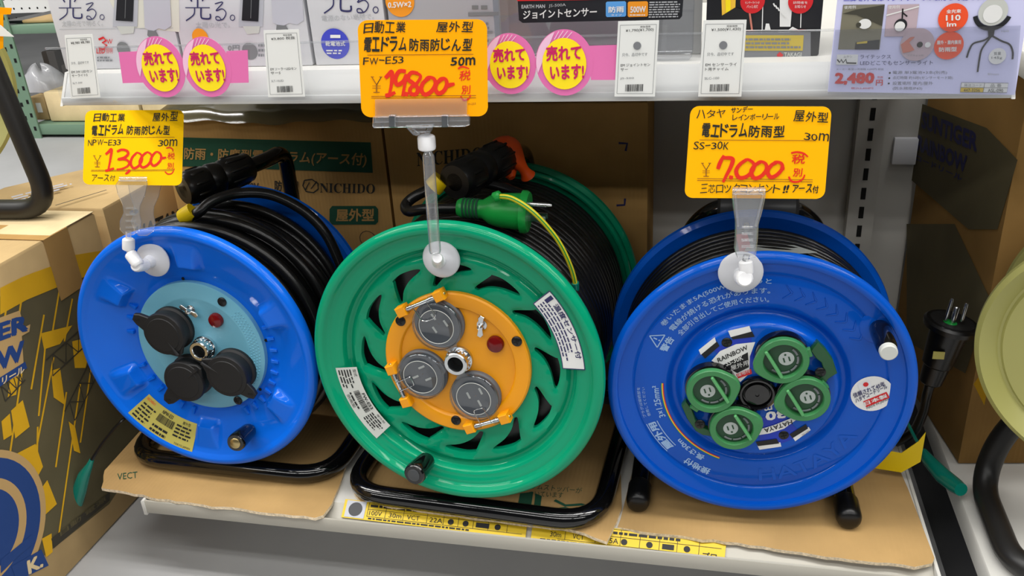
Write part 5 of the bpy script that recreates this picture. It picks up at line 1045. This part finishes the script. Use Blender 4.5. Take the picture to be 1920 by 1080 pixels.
b.poly(Q((205, 45), (600, 40), (550, 468), (158, 468)), w, 'photo_olive'); b.poly(Q((200, 130), (330, 90), (600, 45), (575, 245), (330, 140)), w+.0002, 'photo_dark'); b.poly([V(zz(410, 225))+V((.0050*math.cos(a), .0040*math.sin(a))) for a in [i*.3 for i in range(21)]], w+.0004, 'label_white'); b.poly(circ(zz(352, 235), 0.0020, 14), w+.0004, 'photo_dark'); b.poly(Q((325, 400), (550, 375), (545, 468), (315, 468)), w+.0003, 'pack_dark'); b.poly(Q((335, 400), (435, 385), (433, 408), (333, 415)), w+.0005, 'gold'); b.text('使用例', zz(215, 85), zz(325, 80), zz(215, 55), w+.0005, 'label_white')
b.poly(Q((628, 45), (928, 38), (890, 345), (595, 345)), w, 'mauve_print'); b.ribbon(Q((615, 145), (925, 60)), .0010, w+.0002, 'label_white'); b.ribbon(Q((770, 80), (765, 175)), .0011, w+.0003, 'ink_black'); b.ribbon(Q((770, 120), (812, 155)), .0011, w+.0003, 'ink_black'); b.poly(circ(zz(750, 235), 0.0049, 24), w+.0003, 'pack_dark'); b.poly(circ(zz(742, 248), 0.0039, 24), w+.0005, 'label_white'); b.text('使用例', zz(632, 85), zz(740, 80), zz(632, 52), w+.0005, 'label_white')
b.poly(circ(zz(905, 420), 0.0130, 36), w+.0006, 'mauve_print'); b.poly(Q((750, 420), (840, 350), (885, 345), (830, 400), (880, 470), (830, 490), (770, 500)), w+.0008, 'skin_print'); b.poly(circ(zz(930, 420), 0.0023, 18), w+.0008, 'ink_black'); b.poly(circ(zz(1005, 422), 0.0022, 18), w+.0008, 'label_white'); b.text('マグネット付', zz(810, 530), zz(965, 530), zz(810, 512), w+.001, 'ink_grey')
for cx, cy, L_ in ((1245, 165, (('全光束', 1180, 1320, 125, 88), ('110', 1175, 1315, 195, 140), ('lm', 1185, 1275, 252, 208))), (1205, 430, (('屋外・屋内兼用', 1092, 1320, 420, 380), ('防雨型', 1110, 1280, 490, 445)))):
    b.poly(circ(zz(cx, cy), 0.0110, 36), w+.0006, 'red_orange')
    for s, a, c, y0, y1 in L_: b.text(s, zz(a, y0), zz(c, y0-5), zz(a, y1), w+.001, 'label_white', .03)
b.ribbon([V(zz(1625, 110))+V((-.0128*math.sin(a), -.0128*math.cos(a))) for a in [-1.3+i*.13 for i in range(21)]], .0034, w+.0004, 'pack_dark')
b.poly(circ(zz(1625, 110), 0.0107, 36), w+.0006, 'label_silver'); b.poly(circ(zz(1620, 130), 0.0070, 30), w+.0008, 'label_white'); b.poly(Q((1575, 280), (1640, 280), (1630, 350), (1580, 350)), w+.0004, 'pack_dark')
for pts in (((1600, 340), (1540, 380), (1440, 410), (1400, 470), (1375, 545)), ((1605, 345), (1520, 460), (1495, 560), (1478, 680)), ((1620, 340), (1700, 385), (1780, 420), (1810, 490), (1808, 560))): b.ribbon([(p.x, p.y) for p in smooth_path([tuple(zz(*p))+(0,) for p in pts], 5)], .0014, w+.0004, 'pack_dark')
b.poly(circ(zz(1665, 530), 0.0064, 28), w+.0004, 'label_white'); b.text('質量', zz(1632, 520), zz(1700, 518), zz(1632, 490), w+.0006, 'ink_grey'); b.text('145g', zz(1610, 562), zz(1710, 560), zz(1610, 535), w+.0006, 'ink_grey')
b.text('100', zz(1705, 305), zz(1775, 303), zz(1705, 285), w, 'ink_pale'); b.text('80mm', zz(1575, 712), zz(1680, 712), zz(1575, 690), w, 'ink_pale')
b.poly(Q((148, 515), (348, 515), (340, 612), (140, 612)), w, 'label_white'); b.text('ムサシ', zz(210, 545), zz(290, 545), zz(210, 525), w+.0003, 'ink_grey'); b.ribbon(Q((150, 562), (172, 590), (188, 562), (205, 592), (232, 560), (240, 595), (330, 597)), .0011, w+.0003, 'ink_black')
b.text('ライテックス', zz(368, 555), zz(658, 555), zz(368, 518), w, 'ink_navy', .0); b.text('LEDどこでもセンサーライト', zz(366, 615), zz(1055, 612), zz(368, 575), w, 'ink_navy', .0); b.text('メーカー希望小売価格 4,600円 税抜', zz(140, 665), zz(590, 665), zz(140, 645), w, 'ink_grey')
b.text('2,480', zz(122, 808), zz(498, 805), zz(128, 688), w, 'red_print', .05); b.text('円', zz(515, 810), zz(580, 808), zz(517, 755), w, 'red_print', .02); b.text('税抜', zz(530, 740), zz(585, 740), zz(530, 720), w, 'red_print'); b.text('税込2,604円', zz(280, 845), zz(490, 845), zz(280, 825), w, 'red_print')
for i, s in enumerate(('電源 単3電池×3本(別売)', '点灯時間 約10秒(センサーモード時)', '設置場所 屋内/屋外', '(防水規格IP43)')):
    y0 = 705+i*50; b.text(s, zz(675, y0), zz((1190, 1245, 1055, 955)[i], y0), zz(675, y0-34), w, 'ink_grey')
    if i < 3: b.poly(circ(zz(648-5*i, y0-15), 0.0008, 14), w, 'ink_black')
b.poly(Q((1325, 780), (1770, 785), (1755, 875), (1312, 870)), w, 'label_white'); b.poly(Q((1320, 825), (1540, 828), (1530, 872), (1313, 870)), w+.0002, 'tag_yellow'); b.text('発注コード', zz(1350, 818), zz(1520, 820), zz(1350, 790), w+.0004, 'ink_grey'); b.text('品 番', zz(1600, 822), zz(1705, 822), zz(1600, 792), w+.0004, 'ink_grey'); b.text('447-3256', zz(1345, 866), zz(1500, 866), zz(1345, 838), w+.0005, 'ink_black'); b.text('ASL-090', zz(1575, 870), zz(1720, 870), zz(1575, 840), w+.0004, 'ink_black')
b.ribbon(Q((1325, 780), (1770, 785), (1755, 875), (1312, 870), (1325, 780)), .0004, w+.0005, 'ink_grey'); b.ribbon(Q((1545, 782), (1530, 872)), .0004, w+.0005, 'ink_grey'); b.ribbon(Q((1320, 826), (1762, 830)), .0004, w+.0005, 'ink_grey'); b.build('print', o)
b = MB(Matrix()); q = [at(1552, 176, 1, .0345), at(1903, 182, 1, .0345), at(1914, 48, 1, .0345), at(1566, 56, 1, .0345)]
b.add(q+[p+V((0, .0006, 0)) for p in q], [(0, 1, 2, 3), (7, 6, 5, 4), (0, 4, 5, 1), (1, 5, 6, 2), (2, 6, 7, 3), (3, 7, 4, 0)], 'fence_clear'); tag(b.build('clear_pocket'), 'short clear plastic pocket over the lower half of the lavender leaflet', 'leaflet pocket')
# ---------------- cartons on the left, with the printed face ----------------
LX = -.580; LT = .416
b = MB(); b.box((-1.02, -.42, .001), (LX, .205, LT), 'card_a', .003); k1 = tag(b.build('cardboard_box'), 'large carton printed in yellow and blue at the left edge, beside the bright blue reel', 'cardboard box')
fp = Plane((LX+.0006, 0, 0), (0, 1, 0), (0, 0, 1)); b = MB(fp.m)
def cut(pts):
    o = []
    for x, y in pts: p = fp.px(x, y); o.append(V((max(-.418, min(.203, p.x)), max(.004, min(LT-.002, p.y)))))
    return o
def FP(pts, w, m): b.poly(cut(pts), w, m)
FP([(-140, 640), (0, 556), (160, 514), (208, 500), (215, 640), (280, 830), (205, 945), (60, 1060), (-60, 1180), (-200, 1300)], 0, 'box_olive')
FP([(0, 540), (40, 520), (60, 512), (150, 480), (152, 520), (50, 562), (0, 590)], .0003, 'box_yellow'); FP([(140, 478), (205, 462), (212, 500), (150, 522)], .0003, 'box_yellow')
for a, c in (((16, 540), (8, 600)), ((45, 528), (35, 592)), ((118, 500), (95, 640)), ((82, 590), (58, 730)), ((85, 640), (72, 780)), ((100, 670), (62, 870)), ((124, 735), (104, 876)), ((150, 720), (110, 1000)), ((40, 700), (10, 905)), ((70, 800), (66, 1005)), ((135, 560), (120, 640)), ((170, 690), (150, 830))): b.ribbon(cut([a, c]), .0028, .0004, 'box_yellow')
for q in ([(76, 625), (135, 610), (112, 645), (82, 655)], [(95, 695), (112, 690), (122, 760), (100, 745)], [(20, 770), (42, 750), (55, 800), (28, 822)], [(2, 790), (18, 775), (22, 815), (6, 825)], [(22, 855), (66, 832), (80, 875), (48, 935), (30, 890)], [(52, 950), (88, 900), (106, 945), (68, 980)], [(78, 1010), (96, 1000), (98, 1035), (86, 1045)], [(128, 790), (140, 800), (150, 850), (138, 845)], [(135, 640), (175, 630), (160, 690), (140, 690)], [(20, 700), (35, 695), (30, 740), (14, 745)]): FP(q, .0003, 'box_yellow')
random.seed(3)
def truss(p0, p1, wd):      # printed crane lattice
    a, c = V(fp.px(*p0)), V(fp.px(*p1)); d = (c-a); n = 7; q = V((-d.y, d.x)).normalized()*wd
    for sg in (-1, 1): b.ribbon([a+q*sg, c+q*sg], .0018, .0005, 'box_dark')
    for i in range(n): b.ribbon([a+d*i/n+q*(1 if i % 2 else -1), a+d*(i+1)/n-q*(1 if i % 2 else -1)], .0013, .0005, 'box_dark')
truss((92, 690), (175, 615), .012); truss((130, 780), (190, 660), .012); truss((2, 740), (40, 700), .010)
def lettr(s, p0, p1, up, m, bold, w): b.text(s, fp.px(*p0), fp.px(*p1), fp.px(*up), w, m, bold)
FP([(-30, 606), (36, 582), (44, 614), (56, 608), (54, 622), (40, 630), (44, 690), (32, 705), (-30, 735)], .0006, 'box_tan')
lettr('SUNTIGER', (-230, 725), (52, 620), (-232, 685), 'box_blue', .05, .0009); lettr('RAINBOW', (-215, 795), (46, 674), (-218, 750), 'box_blue', .05, .0009)
FP([(-60, 745), (46, 678), (50, 690), (-60, 765)], .0007, 'box_blue'); lettr('リール', (2, 722), (44, 698), (2, 708), 'card_c', .03, .0011)
def ring(cx, cy, k0, k1, m, w):
    c = V(fp.px(cx, cy)); P = circ(c, k1, 48); Q = circ(c, k0, 48); ok = [max(-.418, p[0]) for p in P]
    vs = [(max(-.418, p[0]), max(.004, p[1]), w) for p in P]+[(max(-.418, p[0]), max(.004, p[1]), w) for p in Q]; b.add(vs, [(i, (i+1) % 48, 48+(i+1) % 48, 48+i) for i in range(48)], m)
for r0_, r1_, m in ((.085, .094, 'box_tan'), (.062, .085, 'box_blue'), (.050, .062, 'box_tan'), (.0, .050, 'box_blue'), (.0, .018, 'box_tan')): ring(-28, 1000, r0_, r1_, m, .0007)
FP([(0, 1050), (58, 1002), (66, 1015), (30, 1045), (0, 1075)], .0010, 'box_blue'); FP([(20, 1062), (76, 1030), (90, 1060), (40, 1085), (30, 1090)], .0010, 'box_blue'); lettr('K.', (52, 1078), (80, 1062), (48, 1052), 'card_c', .04, .0013)
FP([(95, 1010), (205, 922), (205, 938), (100, 1028)], .0007, 'box_dark'); lettr('自動 電源', (112, 1006), (198, 938), (110, 996), 'box_olive', .02, .0010)
b.build('carton_print', k1)
tpn = Plane((0, 0, LT+.0004), (1, 0, 0), (0, 1, 0)); b = MB(tpn.m); tq = lambda p: [tpn.px(*c) for c in p]
b.ribbon(tq([(104, 385), (200, 356)]), .0025, 0, 'box_print'); b.ribbon(tq([(0, 442), (60, 420), (70, 425)]), .004, 0, 'lamp_grey'); fine_print(b, tpn, tq([(20, 368), (130, 340), (140, 350), (30, 380)]), 3, 'lamp_grey', .0002); b.build('top_print', k1)
fa, fb = at(-40, 362, 2, .412), at(160, 316, 2, .412); fd = (fb-fa)/(fb.x-fa.x); fr_ = fa+fd*(LX-.004-fa.x); fl_ = fa+fd*(-1.02-fa.x)
b = MB(); b.prism([(fa.x+.02, .2285), (LX-.004, .2285), (LX-.004, fr_.y), (fa.x+.02, max(.2300, (fa+fd*.02).y))] if fl_.y < .2285 else [(-1.02, .2285), (LX-.004, .2285), (LX-.004, fr_.y), (-1.02, fl_.y)], .001, .412, 'card_a', .003); k2 = tag(b.build('cardboard_box'), 'second carton with dark lettering behind the yellow and blue printed carton', 'cardboard box')
fp2 = Plane((LX-.0035, 0, 0), (0, 1, 0), (0, 0, 1)); b = MB(fp2.m); b.text('HATAYA', fp2.px(255, 455), fp2.px(352, 411), fp2.px(255, 425), 0, 'box_print', .03); b.build('carton_print', k2)
b = MB(); q = [at(172, 409, 2, LT+.0006), at(338, 366, 2, LT+.0006), at(300, 352, 2, LT+.0006), at(160, 395, 2, LT+.0006)]
b.add([(-1.0, .12, LT+.0005), (LX, .12, LT+.0005), (LX, .205, LT+.0005), (-1.0, .205, LT+.0005), (-1.0, .12, LT+.0014), (LX, .12, LT+.0014), (LX, .205, LT+.0014), (-1.0, .205, LT+.0014)], [(0, 1, 5, 4), (1, 2, 6, 5), (4, 5, 6, 7)], 'card_c'); b.build('box_flap', k1)
b = MB(); P = [V((LX+.0015, .140, .36)), V((LX+.0015, .178, .36)), V((LX+.0015, .178, LT)), V((LX+.0015, .140, LT))]
# packing tape over the edge
b.add([(LX+.0014, .105, .335), (LX+.0014, .150, .335), (LX+.0014, .150, LT+.001), (LX+.0014, .105, LT+.001), (-.75, .105, LT+.0018), (-.75, .150, LT+.0018)], [(0, 1, 2, 3), (3, 2, 5, 4)], 'card_b'); b.build('packing_tape', k1)
# third and fourth reels, only their edges in the frame
def olive_reel(loc, label, rz, R, tub, zc, dp=.16):
    root = empty('cable_reel', loc, label, 'cable reel', rz); X = Matrix.Translation((0, 0, zc)) @ Matrix(((1, 0, 0, 0), (0, 0, -1, 0), (0, 1, 0, 0), (0, 0, 0, 1)))
    b = MB(X); b.lathe([(.03, -.020), (R*.55, -.020), (R*.60, -.012), (R*.80, -.010), (R*.83, -.014), (R*.88, -.007), (R*.95, 0), (R*.99, -.003), (R, -.008), (R*.95, -.010), (.03, -.026)], 'olive', 128); b.build('front_flange', root)
    b = MB(X); b.lathe([(.03, -dp), (R*.8, -dp), (R*.98, .005-dp), (R, -dp), (R*.97, -.005-dp), (.03, -.005-dp)], 'olive', 96); b.build('back_flange', root)
    b = MB(X); P = [(R*.84*math.cos(a), R*.84*math.sin(a), -.03-(dp-.042)*a/6.2832/14) for a in [2*math.pi*i/48 for i in range(48*14)]]; b.tube(P, .0048, 'cable_black', 8); b.lathe([(.03, -.028), (R*.81, -.028), (R*.81, .005-dp), (.03, .005-dp)], 'cable_black', 64); b.build('cable', root)
    I = inv(root); b = MB(I)
    for P, cl in tub: b.tube(fillet(P, .045, 8, cl), .0128, 'tube_grey', 16, cl)
    b.build('frame', root); return root
zt = LT+.0145
p0, p1, p2 = at(-60, 398, 2, zt), at(98, 392, 2, zt), at(-62, 10, 1, at(60, 398, 2, zt).y+.03)
oc = at(-176, 205, 1, p1.y+.05); olive_reel((oc.x, p1.y+.05, LT), 'olive cable reel on the printed carton, cut off by the left edge', math.radians(62), .150, [([p0+V((-.18, 0, 0)), p1, p2, p2+V((-.1, .05, .02))], False)], max(.158, oc.z-LT))
# orange card and white slip at the top left corner
o, pl, b = slip(.18, [(-30, 12), (22, 15), (20, 27), (-30, 28)], 'card_orange', 'narrow orange strip at the top left corner beside the pegboard', 'price_strip', 'price strip')
o, pl, b = slip(.17, [(-40, 27), (6, 27), (6, 90), (-40, 110)], 'card_orange', 'orange price card cut off by the left edge under the orange strip', 'price_card', 'price card')
o, pl, b = slip(.165, [(-40, 30), (2, 48), (26, 69), (-40, 66)], 'paper', 'pale paper slip pointing right at the left edge over the orange card', 'paper_slip', 'paper slip')
# ---------------- right side ----------------
N0 = V((.512, .200, 0)); dv = V((-.1392, .9903, 0)); F0 = N0+dv*.42; n_ = V((dv.y*-1, dv.x, 0))
def qbox(name, N, d, depth, wd, z0, z1, m, label):
    ex = V((d.y, -d.x, 0)); xf = Matrix(((ex.x, d.x, 0, N.x), (ex.y, d.y, 0, N.y), (0, 0, 1, 0), (0, 0, 0, 1))); b = MB(xf); b.box((0, 0, z0), (wd, depth, z1), m, .003); return tag(b.build(name), label, 'cardboard box'), xf
kr, xf = qbox('cardboard_box', N0, dv, .25, .45, .1210, .585, 'card_e', 'tall printed carton in the shade at the right edge behind the olive reel')
rpn = Plane(N0+V((-dv.y, dv.x, 0))*.0008, -dv, (0, 0, 1)); b = MB(rpn.m); rq = lambda p: [rpn.px(*c) for c in p]
b.poly(rq([(1722, 192), (1850, 240), (1908, 300), (1870, 430), (1816, 430), (1700, 330)]), 0, 'box_olive'); b.poly(rq([(1700, 420), (1790, 420), (1856, 560), (1810, 700), (1700, 640)]), 0, 'box_olive')
b.text('SUNTIGER', rpn.px(1728, 240), rpn.px(1832, 286), rpn.px(1730, 208), .0004, 'ink_navy', .04); b.text('RAINBOW', rpn.px(1720, 282), rpn.px(1812, 326), rpn.px(1722, 252), .0004, 'ink_navy', .04); b.text('コードリール', rpn.px(1718, 300), rpn.px(1804, 340), rpn.px(1719, 290), .0004, 'ink_navy', .03)
b.poly(rq([(1840, 700), (1856, 640), (1870, 600), (1868, 650), (1846, 760), (1826, 720)]), .0002, 'box_yellow'); b.build('carton_print', kr)
b = MB(); b.box((.500, .004, .092), (1.15, .455, .120), 'shelf_white', .002); tag(b.build('bottom_shelf'), 'white bottom shelf of the next bay under the olive reel at the right edge', 'shelf')
b = MB(); b.box((.504, .008, 0), (1.15, .45, .0918), 'pack_dark'); tag(b.build('kick_plate'), 'base under the white shelf of the next bay, coloured dark for the shaded gap at the right edge', 'shelf base')  # dark colour puts the deep shade into the gap between the bays
zt = .1334; q0, q1 = at(1905, 1076, 2, zt), at(1838, 905, 2, zt)
up_ = at(1888, 795, 1, q1.y+.012)
pcx = at(2108, 690, 1, .03)
olive_reel((pcx.x, .03, .1201), 'olive cable reel on a black tube frame, cut off by the right edge', -math.radians(27), .124, [([q0+V((.10, -.0, 0)), q0+V((.0, .0, 0)), q1, up_, up_+V((.06, .0, .06))], False)], pcx.z-.1201, .105)
# ---------------- the aisle beyond, far left ----------------
BY = 2.05
def P_(x, y): return at(x, y, 1, BY)
gx0, gx1 = P_(24, 100).x, P_(345, 150).x+.35
rack = empty('storage_rack', (gx0, BY+.2, 0), 'pale green slotted angle storage rack in the aisle beyond the left carton', 'rack'); I = inv(rack)
def post(x, y, z1):
    b = MB(I); b.box((x, y, 0), (x+.060, y+.006, z1), 'rack_green'); b.box((x, y, 0), (x+.006, y+.06, z1), 'rack_green')
    for k in range(int(z1/.05)): b.box((x+.012, y-.0008, .02+k*.05), (x+.022, y+.0002, .035+k*.05), 'slot'); b.box((x+.040, y-.0008, .03+k*.05), (x+.050, y+.0002, .045+k*.05), 'slot')
    b.build('post', rack)
zb0, zb1 = P_(100, 236).z, P_(100, 222).z; zu0, zu1 = P_(70, 62).z, P_(70, 46).z
for x in (gx0-.025, P_(345, 150).x, gx1+.6): post(x, BY-.02, zu1+.5)
for z0, z1 in ((zb0-.03, zb1-.02), (zu0, zu1)):
    b = MB(I); b.box((gx0, BY-.012, z0), (gx1+.6, BY+.0, z1), 'rack_green', .001); b.box((gx0, BY, z1-.02), (gx1+.6, BY+.6, z1-.002), 'rack_green'); b.build('shelf_beam', rack)
b = MB(I); b.box((gx0, BY+.03, 0), (gx1+.6, BY+.036, zb0-.032), 'pack_dark'); b.build('shade_panel', rack)  # black sheet painting the shadow under the lowest beam
b = MB(I); b.box((gx0, BY+.60, 0), (gx1+.6, BY+.606, zu1+.02), 'dark_box'); b.build('shade_backing', rack)  # dark sheet giving the rack's inside its shade by colour
zs = zb1-.0195
def rbox(x0, x1, ztop, y0, dep, m, label, z0=None, lab=None):
    a, c = at(x0, 180, 1, y0).x, at(x1, 180, 1, y0).x; zt_ = at((x0+x1)/2, ztop, 1, y0).z; b = MB(); b.box((a, y0, zs+.001 if z0 is None else z0), (c, y0+dep, zt_), m, .004); return tag(b.build('cardboard_box'), label, 'cardboard box'), a, c, zt_
o, a, c, zt_ = rbox(48, 81, 183, BY+.05, .3, 'card_a', 'small tan carton with a white label on the rack beyond the aisle')
b = MB(); b.box((a+.035, BY+.048, zs+.03), (c-.02, BY+.0495, zt_-.02), 'paper'); b.build('label_sheet', o)
rbox(83, 255, 172, BY+.03, .3, 'card_c', 'wide pale carton on the rack beyond the aisle, behind the 13,000 card')
rbox(262, 338, 172, BY+.04, .3, 'card_c', 'second pale carton on the rack, right of the wide pale one')
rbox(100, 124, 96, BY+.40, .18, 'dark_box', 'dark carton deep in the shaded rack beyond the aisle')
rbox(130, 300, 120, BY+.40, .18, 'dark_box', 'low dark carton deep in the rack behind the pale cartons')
p = at(66, 172, 1, BY+.16); b = MB(); vs = []; n = 18; zt0 = zt_
ny = 10
for j in range(ny+1):
    for i in range(n):
        a = 2*math.pi*i/n; f = j/ny; r = .075*math.cos(f*1.45)*(1+.22*math.sin(5*a+3*f)*random.uniform(.5, 1)); vs.append((p.x+.02+r*1.3*math.cos(a), BY+.19+r*math.sin(a), zt0+.002+.085*math.sin(f*1.5)*(1+.2*math.sin(3*a))))
b.add(vs, [(j*n+i, j*n+(i+1) % n, (j+1)*n+(i+1) % n, (j+1)*n+i) for j in range(ny) for i in range(n)], 'bag'); tag(b.build('plastic_bag', sharp=90), 'crumpled pale plastic bag on the small tan carton in the rack', 'plastic bag')
# the upper tier of the rack: a dark and a tan box, and the pegboard
def ubox(x0, x1, ztop, m, label, y0):
    a, c = at(x0, 45, 1, y0).x, at(x1, 45, 1, y0).x; b = MB(); b.box((a, y0, zu1), (c, y0+.3, at((x0+x1)/2, ztop, 1, y0).z), m, .003); tag(b.build('cardboard_box'), label, 'cardboard box')
ubox(6, 42, 39, 'pack_dark', 'flat black box on the upper tier of the rack beside the pegboard', BY+.045); ubox(43, 150, 36, 'card_a', 'flat tan box on the upper tier of the rack under the pegboard', BY+.045)
b = MB(); pz0 = at(60, 38, 1, BY+.34).z; b.box((at(-160, 20, 1, BY+.34).x, BY+.34, zu1), (gx1+.4, BY+.355, pz0+.9), 'peg_white')
x0 = at(-60, 20, 1, BY+.34).x
for i in range(34):
    for j in range(16): b.add([(x0+i*.036+.0042*math.cos(a), BY+.3395, pz0+.01+j*.036+.0042*math.sin(a)) for a in [k*.785 for k in range(8)]], [tuple(range(8))], 'slot')
tag(b.build('pegboard'), 'white pegboard panel standing on the rack at the top left', 'pegboard')
b = MB(); b.box((-7, 6.2, 0), (5, 6.3, 3.2), 'peg_white'); struct(b.build('wall_far'))

s0 = at(1895, 116, 2, .612)
b = MB(); b.box((.486, s0.y, .590), (1.40, 1.35, .612), 'shelf_white', .002); tag(b.build('upper_shelf'), 'white upper shelf of the next bay whose front edge shows right of the lavender leaflet', 'shelf')
